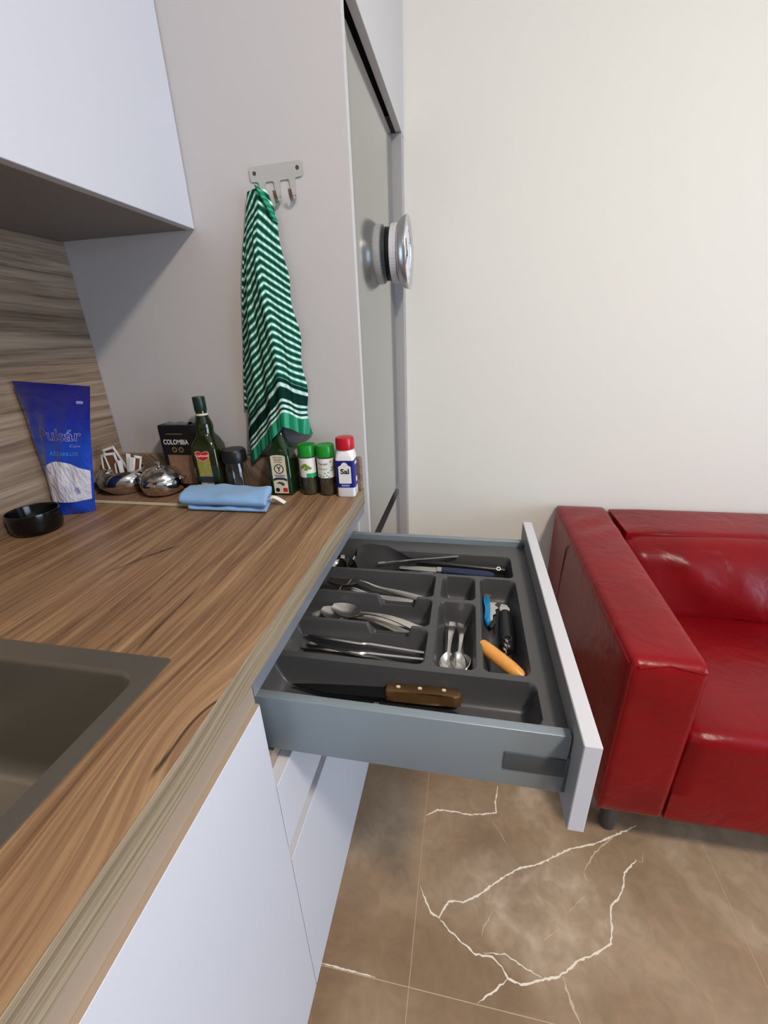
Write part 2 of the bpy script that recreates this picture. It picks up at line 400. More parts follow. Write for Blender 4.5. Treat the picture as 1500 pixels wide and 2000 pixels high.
def annulus(cx, cy, r0, r1, fn, n=24):
    bm = bmesh.new()
    a = [bm.verts.new(fn(cx+r0*math.cos(2*PI*i/n), cy+r0*math.sin(2*PI*i/n))) for i in range(n)]
    b = [bm.verts.new(fn(cx+r1*math.cos(2*PI*i/n), cy+r1*math.sin(2*PI*i/n))) for i in range(n)]
    for i in range(n): bm.faces.new((a[i], a[(i+1) % n], b[(i+1) % n], b[i]))
    return bm

# ------------------------------------------------------------ room shell
X1, Y0, ZC = 4.0, -4.6, 2.62
floor = struct('floor', B(-.9, X1+.1, Y0-.1, YW+.1, -.08, -.0006), MT['grout'])
TW = .735; TX = [.172+TW*k for k in range(-2, 6)]; TY = [-.53+TW*k for k in range(-6, 3)]
tiles = {}
me_tile = None
for i, x in enumerate(TX):
    for j, y in enumerate(TY):
        x1, y1 = min(x+TW, X1+.05), min(y+TW, YW+.05)
        if x1-x < .05 or x >= X1 or x1 < -.67 or y1-y < .03 or y >= YW: continue
        bm = B(x+.0008, x1-.0008, y+.0008, y1-.0008, -.02, 0, .0003, 1)
        tiles[(i, j)] = part('tile', bm, MT['stone'], floor, smooth=False)
def vein_strip(pts, w, parent, mat, jag=.0022, seed=0, lift=.0003):
    rnd = random.Random(seed); P = []
    for (a, b) in zip(pts, pts[1:]):
        a, b = Vector((*a, 0)), Vector((*b, 0)); n = max(2, int((b-a).length/.006))
        for k in range(n): P.append(a.lerp(b, k/n))
    P.append(Vector((*pts[-1], 0)))
    P = [p+Vector((rnd.uniform(-jag, jag), rnd.uniform(-jag, jag), 0))*.6 for p in P]
    bm = bmesh.new(); L_, R_ = [], []
    n = len(P)
    for i, p in enumerate(P):
        d = P[min(i+1, n-1)]-P[max(i-1, 0)]; d.normalize(); q = Vector((-d.y, d.x, 0))
        ww = w*rnd.uniform(.45, 1.25)*(.25+.75*min(1, min(i, n-1-i)/4))
        L_.append(bm.verts.new(p+q*ww+Vector((0, 0, lift)))); R_.append(bm.verts.new(p-q*ww+Vector((0, 0, lift))))
    for i in range(n-1): bm.faces.new((L_[i], R_[i], R_[i+1], L_[i+1]))
    return part('vein', bm, mat, parent, smooth=False)
MAINT = tiles[(2, 6)]
VEINS = [
 ([(.174, -.179), (.206, -.158), (.252, -.155), (.298, -.156), (.338, -.148), (.372, -.138), (.372, -.108), (.381, -.058)], .0021, 'vein'),
 ([(.752, -.108), (.712, -.131), (.67, -.153), (.627, -.176), (.557, -.201), (.508, -.23), (.469, -.252), (.428, -.266), (.394, -.286), (.353, -.317), (.321, -.343), (.283, -.364), (.248, -.367), (.234, -.389), (.227, -.403), (.208, -.397), (.19, -.372), (.175, -.348)], .0022, 'vein'),
 ([(.227, -.403), (.251, -.422), (.28, -.437), (.312, -.453), (.347, -.452), (.367, -.464), (.379, -.481), (.405, -.485), (.446, -.471), (.487, -.457), (.513, -.441), (.537, -.422), (.577, -.404), (.61, -.382), (.62, -.352), (.63, -.311), (.653, -.291), (.673, -.262), (.683, -.233), (.723, -.197)], .0020, 'vein'),
 ([(.379, -.481), (.352, -.502), (.315, -.527)], .0017, 'vein'),
 ([(.33, -.447), (.375, -.442), (.415, -.456), (.453, -.468)], .0013, 'vein'),
 ([(.494, -.456), (.501, -.487), (.515, -.521)], .0028, 'veinpale'),
 ([(.36, -.162), (.38, -.189), (.399, -.222)], .0008, 'veinpale'),
 ([(.349, -.325), (.344, -.351)], .001, 'veinpale'), ([(.351, -.372), (.331, -.402), (.326, -.421)], .0014, 'veinpale'),
 ([(.583, -.246), (.588, -.273)], .0014, 'veinpale'), ([(.575, -.299), (.526, -.342)], .0011, 'veinpale'), ([(.463, -.402), (.501, -.378)], .0014, 'veinpale'),
 ([(.68, -.15), (.62, -.20), (.585, -.245)], .002, 'veinpale'), ([(.75, -.17), (.735, -.2), (.72, -.2)], .001, 'veinpale')]
for k, (p, w_, mm) in enumerate(VEINS): vein_strip(p, w_, MAINT, MT[mm], seed=k, lift=.0003 if mm == 'vein' else .0002)
vein_strip([(-.03, -.527), (.044, -.5275), (.098, -.528)], .0016, tiles[(1, 6)], MT['vein'], jag=.0008, seed=40)  # bright lit stretch of the tile joint, painted as a pale strip

struct('wall_back', B(-.9, X1+.12, YW, YW+.1, 0, ZC), MT['wall'])
struct('wall_front', B(-.9, X1+.12, Y0-.1, Y0, 0, ZC), MT['taupe'])
struct('wall_left', B(DW-.12, DW-.02, Y0, YW, 0, ZC), MT['wall'])
bm = bmesh.new()
box(bm, X1, X1+.1, Y0, WIN['y0'], 0, ZC); box(bm, X1, X1+.1, WIN['y1'], YW, 0, ZC)
box(bm, X1, X1+.1, WIN['y0'], WIN['y1'], 0, WIN['z0']); box(bm, X1, X1+.1, WIN['y0'], WIN['y1'], WIN['z1'], ZC)
struct('wall_right', bm, MT['taupe'])
struct('ceiling', B(-.9, X1+.12, Y0-.1, YW+.1, ZC, ZC+.08), MT['ceil'])
bm = bmesh.new(); y0, y1, z0, z1 = WIN['y0'], WIN['y1'], WIN['z0'], WIN['z1']; ymid = (y0+y1)/2
for a in ((y0, y0+.06, z0, z1), (y1-.06, y1, z0, z1), (y0+.06, y1-.06, z0, z0+.06), (y0+.06, y1-.06, z1-.06, z1), (ymid-.04, ymid+.04, z0+.06, z1-.06)):
    box(bm, X1+.03, X1+.08, *a, .004, 1)
win = struct('window_1', bm, MT['frame'])
for a, b in ((y0+.06, ymid-.04), (ymid+.04, y1-.06)):
    part('pane', B(X1+.052, X1+.058, a, b, z0+.06, z1-.06), MT['glass'], win, smooth=False)

# flush ceiling lamp (outside the picture; its warm light fills the room)
lamp = thing('ceiling_lamp', 'round flush ceiling lamp with a shallow glowing dome', 'lamp', (LAMP.x, LAMP.y, ZC))
part('base', lathe([(.001, 0), (.145, 0), (.145, -.018), (.13, -.022), (.001, -.022)], n=40), MT['whiteplastic'], lamp)
mt, N, L, P = new_mat('lamp glow'); e = N.new('ShaderNodeEmission'); e.inputs[0].default_value = (1, .89, .77, 1)
e.inputs[1].default_value = LAMP_STRENGTH; L.new(e.outputs[0], N['Material Output'].inputs[0])
part('diffuser', lathe([(.125*math.cos(k*PI/16), -.0225-.045*math.sin(k*PI/16)) for k in range(9)], n=32), mt, lamp)

# ------------------------------------------------------------ kitchen run
sp = solo('splashback', B(DW-.018, DW, -2.4, -.0005, H+.0005, 1.4970), MT['splash'], 'wood-look splashback panel on the wall behind the worktop', 'splashback', smooth=False)

# worktop with the sink cut-out
SX0, SX1, SY0, SY1 = -.55, -.087, -1.10, -.619     # sink outer
bm = bmesh.new(); CT = .8911; ins = .008
for a in ((DW, SX0+ins, -2.4, -.0005), (SX1-ins, -.0012, -2.4, -.0005), (SX0+ins, SX1-ins, -2.4, SY0+ins), (SX0+ins, SX1-ins, SY1-ins, -.0005)):
    box(bm, *a, CT, H)
wt = thing('worktop', 'warm brown wood-look kitchen worktop with a knotted front edge', 'worktop', (-.3, -1.2, CT))
part('slab', bm, MT['worktop'], wt, True, smooth=False)
bm = B(-.0012, .0005, -2.4, -.0005, CT, H-.0006, .0004, 1)
part('edge_band', bm, MT['edge'], wt, True, smooth=False, label='greyer striped edge band along the front of the worktop')
solo('upstand', B(DW+.0005, -.001, -.0185, -.0005, H+.0005, 1.012, .0015, 1), MT['splash'], 'low wood-look strip along the foot of the tall grey panel', 'upstand', smooth=False)

# sink
sink = thing('kitchen_sink', 'grey inset kitchen sink bowl let into the wood worktop', 'sink', ((SX0+SX1)/2, (SY0+SY1)/2, .73))
cx, cy = (SX0+SX1)/2, (SY0+SY1)/2; hx, hy = (SX1-SX0)/2, (SY1-SY0)/2
bm = bmesh.new(); zf = .733
loft(bm, [ring_rr(cx, cy, hx, hy, .004, H+.0003, 6), ring_rr(cx, cy, hx, hy, .004, H+.0022, 6), ring_rr(cx, cy, hx-.021, hy-.026, .022, H+.0022, 6), ring_rr(cx, cy, hx-.0235, hy-.0285, .022, H-.0005, 6),
          ring_rr(cx, cy, hx-.025, hy-.03, .022, H-.006, 6), ring_rr(cx, cy, hx-.034, hy-.036, .03, zf+.03, 6), ring_rr(cx, cy, hx-.040, hy-.042, .034, zf+.012, 6), ring_rr(cx, cy, hx-.055, hy-.057, .03, zf+.002, 6), ring_rr(cx, cy, .06, .06, .03, zf, 6)], cap0=False)
part('basin', bm, MT['sink'], sink, True)
part('drain', lathe([(.045, zf+.001), (.045, zf+.003), (.03, zf+.002), (.004, zf+.001)], cx, cy), MT['chrome'], sink, True)

# upper cabinet
UC = thing('wall_cabinet', 'white handleless wall cabinet above the wooden splashback', 'cabinet', (-.5, -1.0, 1.4974))
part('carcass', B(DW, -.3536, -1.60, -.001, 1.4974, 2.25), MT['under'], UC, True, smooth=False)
part('door', B(-.3526, -.3336, -.80, -.0025, 1.4974, 2.25, .0008, 1), MT['white'], UC, True, smooth=False)
part('door', B(-.3526, -.3336, -1.60, -.803, 1.4974, 2.25, .0008, 1), MT['white'], UC, True, smooth=False)

# base cabinets
FX = .004       # face of the fronts
def base_unit(y0, y1, label):
    t = thing('base_cabinet', label, 'cabinet', (-.3, (y0+y1)/2, .1))
    bm = bmesh.new()
    box(bm, -.60, -.016, y0+.001, y0+.017, .12, CT-.001); box(bm, -.60, -.016, y1-.017, y1-.001, .12, CT-.001)
    box(bm, -.60, -.016, y0+.017, y1-.017, .12, .136); box(bm, -.606, -.60, y0+.001, y1-.001, .12, CT-.001)
    part('carcass', bm, MT['white'], t, True, smooth=False)
    part('plinth', B(-.07, -.055, y0, y1, 0.0, .119), MT['white'], t, True, smooth=False)
    return t
su = base_unit(-1.2, -.6, 'white handleless base cabinet with one door under the sink')
part('door', B(FX-.019, FX, -1.1985, -.6012, .1296, .8575, .0008, 1), MT['white'], su, True, smooth=False)
part('rail_lip', B(-.0135, FX-.0003, -1.1985, -.6012, .8576, .8586), MT['rail'], su, True, smooth=False)
part('finger_rail', B(-.0135, -.0025, -1.2, -.6, .8587, CT-.001, .0005, 1), MT['rail'], su, True, smooth=False, label='champagne metal finger rail above the door')
s2 = base_unit(-1.9, -1.2, 'white base cabinet on the far side of the sink from the drawers')
part('door', B(FX-.019, FX, -1.8985, -1.2012, .1296, .858, .0008, 1), MT['white'], s2, True, smooth=False)
part('finger_rail', B(-.0135, -.0025, -1.9, -1.2, .8587, CT-.001, .0005, 1), MT['rail'], s2, True, smooth=False)

du = base_unit(-.6, -.001, 'white drawer cabinet with its top cutlery drawer pulled out')
part('drawer', B(FX-.019, FX, -.5988, -.0025, .5620, .7000, .0008, 1), MT['white'], du, True, smooth=False)
part('drawer', B(FX-.019, FX, -.5988, -.0025, .1296, .5290, .0008, 1), MT['white'], du, True, smooth=False)
part('finger_rail', B(-.024, -.015, -.598, -.003, .690, .722, .0005, 1), MT['rail'], du, True, smooth=False)
part('finger_rail', B(-.024, -.015, -.598, -.003, .515, .575, .0005, 1), MT['rail'], du, True, smooth=False)
part('finger_rail', B(-.0135, -.0025, -.598, -.003, .866, CT-.001, .0005, 1), MT['rail_cool_lit'], du, True, smooth=False)
# the open drawer
XD = .4038; ZS = .8328; ZB = .7335
bm = bmesh.new(); box(bm, -.10, XD-.019, -.5540, -.0580, .741, .752); box(bm, -.105, -.09, -.5540, -.0580, .752, .82)
dr = part('drawer', bm, MT['steelgrey'], du, True, smooth=False)
part('drawer_front', B(XD-.019, XD, -.5990, .0000-.0025, .7135, .859, .0007, 1), MT['white'], dr, True, smooth=False)
part('front_lining', B(XD-.0198, XD-.0188, -.5985, -.0030, .7140, .8583), MT['lining'], dr, True, smooth=False, label='grey inner face of the drawer front')
for s, (ya, yb) in enumerate(((-.5675, -.5545), (-.0575, -.0445))):
    bm = B(-.11, XD-.0215, ya, yb, ZB, ZS, .0012, 2); part('drawer_side', bm, MT['steelgrey'], dr, True, angle=60)
part('cover_cap', B(.307, .3835, -.5692, -.5668, .764, .7945, .0009, 2), MT['capgrey'], dr, True, label='dark rectangular cover cap')
part('cover_cap', B(.307, .3835, -.0452, -.0428, .764, .7945, .0009, 2), MT['capgrey'], dr, True)
for ya, yb in ((-.5540, -.5500), (-.062, -.0580)):
    part('front_bracket', B(XD-.026, XD-.0195, ya, yb, .756, .826, .0005, 1), MT['capgrey'], dr, True, smooth=False)
part('front_bracket', B(XD-.0235, XD-.0195, -.5695, -.5545, .738, .800, .0005, 1), MT['capgrey'], dr, True, smooth=False)

# ------------------------------------------------------------ tall fridge housing
XP = .0084
TH = thing('fridge_housing', 'tall pale grey housing panel and cabinet built around the fridge', 'cabinet', (-.3, .3, 0))
part('side_panel', B(DW-.018, XP, .0, .018, 0, 2.55, .0006, 1), MT['panel'], TH, True, smooth=False)
part('side_panel', B(DW-.018, .0215, .590, YW-.0005, 0, 1.8215, .0006, 1), MT['housing'], TH, True, smooth=False)
part('top_door', B(XP-.004, .0225, .0195, YW-.002, 1.823, 2.55, .0008, 1), MT['panel'], TH, True, smooth=False)
bm = bmesh.new(); box(bm, DW-.018, XP-.006, .019, .597, 1.865, 1.881); box(bm, DW-.018, DW-.01, .019, .597, .0, 2.5)
part('carcass', bm, MT['dark'], TH, True, smooth=False)  # boards coloured dark to stand for the shade in the cavity
part('gap_shade', B(-.06, -.03, .579, .5895, 0.0, 1.8215), MT['dark'], TH, True, smooth=False)  # dark strip added as the shade in the gap beside the fridge

fr = thing('fridge', 'tall satin steel fridge freezer in the grey housing', 'fridge', (-.3, .3, 0.0))
FX0 = -.0005; FY0, FY1 = .0205, .577
part('body', B(-.62, -.060, FY0+.004, FY1-.004, .02, 1.80, .003, 1), MT['fridge_side'], fr, True)
# each door is a slab with softened side edges
def fdoor(zlo, zhi, nm):
    bm = bmesh.new(); n = 36; rows = []
    for i in range(n+1):
        y = lerp(FY0, FY1, i/n); e = min(i, n-i)/n
        bow = FX0 - .010*max(0, 1-e/.07)**2
        rows.append((y, bow))
    f0 = [bm.verts.new((x, y, zlo(y))) for y, x in rows]; f1 = [bm.verts.new((x, y, zhi(y))) for y, x in rows]
    b0 = [bm.verts.new((-.056, y, zlo(y))) for y, x in rows]; b1 = [bm.verts.new((-.056, y, zhi(y))) for y, x in rows]
    for i in range(n):
        bm.faces.new((f0[i], f0[i+1], f1[i+1], f1[i])); bm.faces.new((b0[i], b1[i], b1[i+1], b0[i+1]))
        bm.faces.new((f0[i], b0[i], b0[i+1], f0[i+1])); bm.faces.new((f1[i], f1[i+1], b1[i+1], b1[i]))
    bm.faces.new((f0[0], f1[0], b1[0], b0[0])); bm.faces.new((f0[n], b0[n], b1[n], f1[n]))
    return part(nm, bm, MT['fridge'], fr, True, angle=25)
fdoor(lambda y: .7645, lambda y: 1.806, 'fridge_door')
fdoor(lambda y: .06, lambda y: .7225, 'freezer_door')
part('grip_recess', B(-.0558, -.050, FY0+.002, FY1-.002, .70, .79), MT['black'], fr, True, smooth=False)
part('foot', B(-.5, -.1, .05, .54, 0, .03), MT['black'], fr, True, smooth=False)

# magnetic clock on the fridge door (axis along +x)
ck = thing('magnetic_clock', 'round silver clock held by a magnet on the steel fridge door', 'clock', (0, .447, 1.495))
def lathe_x(prof, n=48, cap0=True, cap1=True):
    return loft(bmesh.new(), [[Vector((x, r*math.cos(2*PI*i/n), r*math.sin(2*PI*i/n))) for i in range(n)] for r, x in prof], cap0, cap1)
part('magnet_ring', lathe_x([(.066, .0004), (.068, .002), (.068, .009), (.066, .011)]), MT['black'], ck, label='dark magnet ring')
bm = bmesh.new(); n = 120; rg = []
for x, r in ((.011, .070), (.013, .0745), (.028, .0755), (.031, .074)):
    rg.append([Vector((x, (r+(.0007 if i % 2 else 0))*math.cos(2*PI*i/n), (r+(.0007 if i % 2 else 0))*math.sin(2*PI*i/n))) for i in range(n)])
part('case', loft(bm, rg), MT['ribbed'], ck, angle=20, label='white ribbed case')
part('rim', lathe_x([(.070, .030), (.078, .034), (.087, .043), (.0925, .054), (.0935, .0590), (.0925, .0610), (.088, .0605), (.080, .0545), (.0795, .0530)], cap0=True, cap1=False), MT['aluminium'], ck, label='polished flared rim')
part('dial', lathe_x([(.0797, .050), (.0797, .0533), (.001, .0533)]), MT['dial'], ck)
for L_, a, ww in ((.040, .6, .0028), (.060, 2.3, .002)):
    bm = B(.0542, .0550, -ww, ww, -.008, L_); bmesh.ops.rotate(bm, verts=bm.verts[:], cent=(0, 0, 0), matrix=Matrix.Rotation(a, 3, 'X'))
    part('hand', bm, MT['ink'], ck, smooth=False)
for k in range(12):
    bm = B(.0534, .0539, -.001, .001, .066, .074); bmesh.ops.rotate(bm, verts=bm.verts[:], cent=(0, 0, 0), matrix=Matrix.Rotation(k*PI/6, 3, 'X'))
    part('hour_mark', bm, MT['ink'], ck, smooth=False)

# ------------------------------------------------------------ hook rail and towel
hk = thing('hook_rail', 'brushed metal rail with three hooks screwed to the grey panel', 'hook rail', (-.14, 0, 1.53))
def hp(a, b, c): return Vector((-.194+a, -.0006-c, 1.5655+b+ a*.02))
poly = [(0, .004), (.002, .000), (.014, -.001), (.017, -.004), (.0185, -.030), (.029, -.030), (.0295, -.006), (.032, -.003), (.046, -.003), (.049, -.006), (.0495, -.030), (.060, -.030), (.0605, -.006), (.063, -.003), (.078, -.003), (.081, -.006), (.0815, -.030), (.0915, -.030), (.092, -.006), (.094, -.002), (.107, -.001), (.110, .003), (.110, .021), (.107, .024), (.003, .024), (0, .021)]
part('plate', prism(bmesh.new(), poly, hp, .0022), MT['hook'], hk, True, smooth=False)
for hxk in (.0238, .0548, .0865):
    g = []
    for i in range(9):
        t = i/8; a = PI*t*.86
        cz = 1.5655-.030 - .010*math.sin(a) + (.012*max(0, t-.55)/.45)
        cyk = -.0012-.011*(1-math.cos(a))
        wv = .0052*(1-.35*t)
        g.append([(-.194+hxk-wv, cyk, cz), (-.194+hxk, cyk-.0004, cz), (-.194+hxk+wv, cyk, cz)])
    part('hook', sheet(bmesh.new(), g, .0018), MT['satin'], hk, True)
for a in (.010, .099):
    bm = bmesh.new(); prism(bm, disc_poly(a, .013, .0036), lambda p, q, c: hp(p, q, .0022+c), .0006); part('screw_head', bm, MT['brownink'], hk, True, smooth=False)

def towel_mat():
    mt, N, L, P = new_mat('green striped tea towel')
    uv = N.new('ShaderNodeUVMap'); s = N.new('ShaderNodeSeparateXYZ'); L.new(uv.outputs[0], s.inputs[0])
    M = lambda op, a, b=None, c=None: math_node(N, L, op, a, b, c)
    v = s.outputs[1]; u = s.outputs[0]        # v: metres up from the hem, u: metres along it
    ph = M('FRACT', M('DIVIDE', v, .0155))
    r = ramp(N, [(0, srgb(14, 66, 56)), (.30, srgb(16, 78, 64)), (.42, srgb(60, 140, 112)), (.50, srgb(206, 236, 224)), (.74, srgb(214, 240, 230)), (.84, srgb(52, 128, 102)), (1, srgb(14, 66, 56))])
    L.new(ph, r.inputs[0])
    # broad dark bands with pairs of white lines next to the hem
    b = ramp(N, [(0, srgb(24, 128, 92)), (.30, srgb(24, 128, 92)), (.302, srgb(216, 240, 232)), (.345, srgb(216, 240, 232)), (.36, srgb(14, 62, 52)), (.40, srgb(14, 62, 52)), (.41, srgb(210, 236, 228)), (.455, srgb(210, 236, 228)),
                 (.47, srgb(14, 62, 52)), (.52, srgb(14, 62, 52)), (.53, srgb(210, 236, 228)), (.57, srgb(210, 236, 228)), (.59, srgb(10, 48, 42)), (.82, srgb(10, 48, 42)), (.84, srgb(206, 234, 226)), (.90, srgb(206, 234, 226)), (.92, srgb(10, 52, 46)), (1, srgb(10, 52, 46))])
    b.color_ramp.interpolation = 'LINEAR'
    L.new(M('DIVIDE', v, .105), b.inputs[0])
    sel = M('GREATER_THAN', v, .105)
    mx = N.new('ShaderNodeMix'); mx.data_type = 'RGBA'; L.new(sel, mx.inputs[0]); L.new(b.outputs[0], mx.inputs[6]); L.new(r.outputs[0], mx.inputs[7])
    # checks across the hem
    chk = M('GREATER_THAN', M('FRACT', M('DIVIDE', u, .0145)), .5)
    hem = M('MULTIPLY', M('LESS_THAN', v, .031), chk)
    m2 = N.new('ShaderNodeMix'); m2.data_type = 'RGBA'; L.new(M('MULTIPLY', hem, .6), m2.inputs[0]); L.new(mx.outputs[2], m2.inputs[6]); m2.inputs[7].default_value = srgb(90, 178, 146)
    # faint cross weave
    cr = M('GREATER_THAN', M('FRACT', M('DIVIDE', u, .0085)), .5)
    m3 = N.new('ShaderNodeMix'); m3.data_type = 'RGBA'; m3.blend_type = 'MULTIPLY'; L.new(M('MULTIPLY', cr, .42), m3.inputs[0]); L.new(m2.outputs[2], m3.inputs[6]); m3.inputs[7].default_value = srgb(120, 190, 165)
    L.new(m3.outputs[2], P.inputs['Base Color']); P.inputs['Roughness'].default_value = .9; P.inputs['Specular IOR Level'].default_value = .1
    return mt
MT['towel'] = towel_mat()
# left, fold and right lines of the hanging towel (x by z), measured on the panel
TL = [(0, -.199), (.05, -.206), (.16, -.221), (.30, -.235), (.48, -.250), (.68, -.266), (.85, -.276), (1, -.288)]
TF = [(0, -.176), (.06, -.172), (.16, -.183), (.3, -.178), (.45, -.168), (.6, -.163), (.8, -.157), (1, -.160)]
TR = [(0, -.160), (.05, -.151), (.10, -.145), (.3, -.133), (.5, -.126), (.7, -.122), (.85, -.120), (1, -.120)]
ZT, ZFB = 1.548, 1.098
def towel_pt(u, v, back=0):
    """u 0..1 left to right, v 0..1 top to hem"""
    zl, zfold, zr = .985, ZFB, 1.066
    uf = .70
    zb = lerp(zl, zfold, (u/uf)**1.05) if u < uf else lerp(zfold, zr, (u-uf)/(1-uf))
    z = ZT-(ZT-zb)*v
    t = (ZT-z)/(ZT-1.04)
    xl, xf, xr = interp(TL, min(t, 1)), interp(TF, min(t, 1)), interp(TR, min(t, 1))
    if t > 1: xl -= .006*(t-1)
    x = lerp(xl, xf, u/uf) if u < uf else lerp(xf, xr, (u-uf)/(1-uf))
    amp = .012+.038*min(1, t*1.15)
    e = u/uf if u < uf else (1-u)/(1-uf)
    y = -.010-amp*e**.8*1.25
    y += .0048*min(1, t*2)*math.sin(u*17+v*2.3)*(1-.5*e)+.003*math.sin(u*31-v*5)*min(1, t*2)
    x += .0035*math.sin(v*9+u*3)*min(1, t*3)*.6
    if u > .93: x += .004*math.sin(v*26)*min(1, v*3)*(u-.93)/.07
    s = z + (.92*(xf-x) if x < xf else .80*(x-xf)) - zfold
    return Vector((x, min(y, -.0055), z)), (x-xf+.5, max(0.0005, s))
NU, NV = 44, 90
tw = thing('tea_towel', 'green and white striped tea towel hanging from the hook rail', 'towel', (-.18, -.03, .985))
pts = [[towel_pt(j/NU, i/NV) for j in range(NU+1)] for i in range(NV+1)]
# hem stays constant: v coordinate runs from each column's own lower end
part('cloth', sheet(bmesh.new(), [[p[0] for p in r] for r in pts], .0016, lambda i, j: (pts[i][j][1][0], pts[i][j][1][1])), MT['towel'], tw, True, angle=80)
# fold of cloth drawn over the hook, its hem showing on the right
g = []
for i in range(22):
    t = i/21; z = ZT+.003-.058*t
    xc = -.172+.026*t**.85
    wv = .0022+.0018*math.sin(PI*t)
    g.append([(xc-wv, -.026+.006*t, z), (xc, -.034+.012*t, z+.001), (xc+wv, -.028+.012*t, z-.001), (xc+wv*1.3, -.012, z-.003)])
part('top_fold', sheet(bmesh.new(), g, .0016, lambda i, j: (i*.004, .012+j*.002)), MT['towel'], tw, True, angle=80)
g = []
for i in range(40):
    t = i/39; z = ZT-.02-.40*t
    xl = interp(TL, min(1, (ZT-z)/(ZT-1.04)))
    g.append([(xl-.004-.004*sm(t*2), -.005-.002*math.sin(t*7), z-.004), (xl+.03, -.0045, z), (xl+.07*min(1, .3+t), -.0045, z+.01)])
part('back_layer', sheet(bmesh.new(), g, .0014, lambda i, j: (j*.02, .12+(39-i)*.0103+j*.018)), MT['towel'], tw, True, angle=80)

# ------------------------------------------------------------ things on the worktop
def cyl_map(R, ang=0, off=.0003):     # text / label plane wrapped round a jar, facing -y turned by ang
    return lambda a, b: Vector(((R+off)*math.sin(a/R+ang), -(R+off)*math.cos(a/R+ang), b))
def flat_map(d, z0=0, off=.0003): return lambda a, b: Vector((a, -d-off, b+z0))
ZT0 = H+.0006

# sugar bag
bag = thing('sugar_bag', 'glossy blue stand-up sugar bag with a window full of white sachets', 'bag', (-.60, -.215, ZT0))
BL0, BR0 = Vector((-.660, -.232, 0)), Vector((-.582, -.206, 0))
TL0, TR0 = Vector((-.6485, -.236, 1.2205-H)), Vector((-.474, -.232, 1.2070-H))
def bag_pt(u, v, side=1, off=0):
    p = (BL0.lerp(BR0, u)).lerp(TL0.lerp(TR0, u), v)
    bul = (math.sin(PI*min(1, max(0, u)))**.7)*.026*(1-v)**.55*(.55+.45*min(1, v*6+.3)) + .0009
    wr = .0022*math.sin(u*9+v*14)*math.sin(PI*u)*(1-v)+.0015*math.sin(u*21-v*9)*math.sin(PI*v)
    y = -bul-wr if side > 0 else bul*.5
    edge = .004*math.sin(PI*v)*(1 if u > .5 else -1)*abs(u-.5)*2
    q = p+Vector((-edge, y-(off if side > 0 else 0), 0))
    q.x = max(q.x, -.6625)
    if v < .08: q.z -= (.004*math.sin(PI*u))*(1-v/.08)*0
    return q+Vector((.60, .215, 0))
bm = bmesh.new(); n, mrow = 26, 34
Fg = [[bm.verts.new(bag_pt(j/n, i/mrow)) for j in range(n+1)] for i in range(mrow+1)]
Kg = [[(Fg[i][j] if j in (0, n) else bm.verts.new(bag_pt(j/n, i/mrow, -1))) for j in range(n+1)] for i in range(mrow+1)]
for i in range(mrow):
    for j in range(n):
        bm.faces.new((Fg[i][j], Fg[i][j+1], Fg[i+1][j+1], Fg[i+1][j])); bm.faces.new((Kg[i][j], Kg[i+1][j], Kg[i+1][j+1], Kg[i][j+1]))
for g_ in (Fg, Kg): pass
bm.faces.new([Fg[0][j] for j in range(n+1)]+[Kg[0][j] for j in range(n-1, 0, -1)])
bm.faces.new([Fg[mrow][j] for j in range(n+1)]+[Kg[mrow][j] for j in range(n-1, 0, -1)])
def bag_mat():
    mt, N, L, P = new_mat('blue printed foil')
    g = N.new('ShaderNodeNewGeometry'); s = N.new('ShaderNodeSeparateXYZ'); L.new(g.outputs['Position'], s.inputs[0])
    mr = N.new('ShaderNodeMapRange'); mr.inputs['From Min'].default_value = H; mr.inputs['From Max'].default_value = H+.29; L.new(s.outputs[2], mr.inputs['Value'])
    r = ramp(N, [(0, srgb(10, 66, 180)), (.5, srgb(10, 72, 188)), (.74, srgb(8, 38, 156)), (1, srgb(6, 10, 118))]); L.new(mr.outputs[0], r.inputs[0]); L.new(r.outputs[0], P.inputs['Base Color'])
    P.inputs['Roughness'].default_value = .14; P.inputs['Coat Weight'].default_value = .6
    n = N.new('ShaderNodeTexNoise'); n.inputs['Scale'].default_value = 26; n.inputs['Distortion'].default_value = 1.5; L.new(g.outputs['Position'], n.inputs['Vector'])
    b = N.new('ShaderNodeBump'); b.inputs['Strength'].default_value = .35; b.inputs['Distance'].default_value = .008; L.new(n.outputs['Fac'], b.inputs['Height']); L.new(b.outputs[0], P.inputs['Normal'])
    return mt
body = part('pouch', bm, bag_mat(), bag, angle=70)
def sachet_mat():
    mt, N, L, P = new_mat('sachets behind film')
    g = N.new('ShaderNodeNewGeometry')
    v = N.new('ShaderNodeTexVoronoi'); v.inputs['Scale'].default_value = 110; mp = N.new('ShaderNodeMapping'); mp.inputs['Scale'].default_value = (1.6, 1, .55); mp.inputs['Rotation'].default_value = (0, .3, 0)
    L.new(g.outputs['Position'], mp.inputs[0]); L.new(mp.outputs[0], v.inputs['Vector'])
    r = ramp(N, [(0, srgb(226, 222, 228)), (.6, srgb(214, 210, 220)), (.86, srgb(190, 186, 204)), (.95, srgb(90, 96, 160))]); L.new(v.outputs['Color'], r.inputs[0]); L.new(r.outputs[0], P.inputs['Base Color'])
    P.inputs['Roughness'].default_value = .18
    b = N.new('ShaderNodeBump'); b.inputs['Strength'].default_value = .5; b.inputs['Distance'].default_value = .004; L.new(v.outputs['Distance'], b.inputs['Height']); L.new(b.outputs[0], P.inputs['Normal'])
    return mt
def bf(off=.0006): return lambda a, b: bag_pt(a, b, 1, off)
bm = bmesh.new(); nu = 18; rows = []
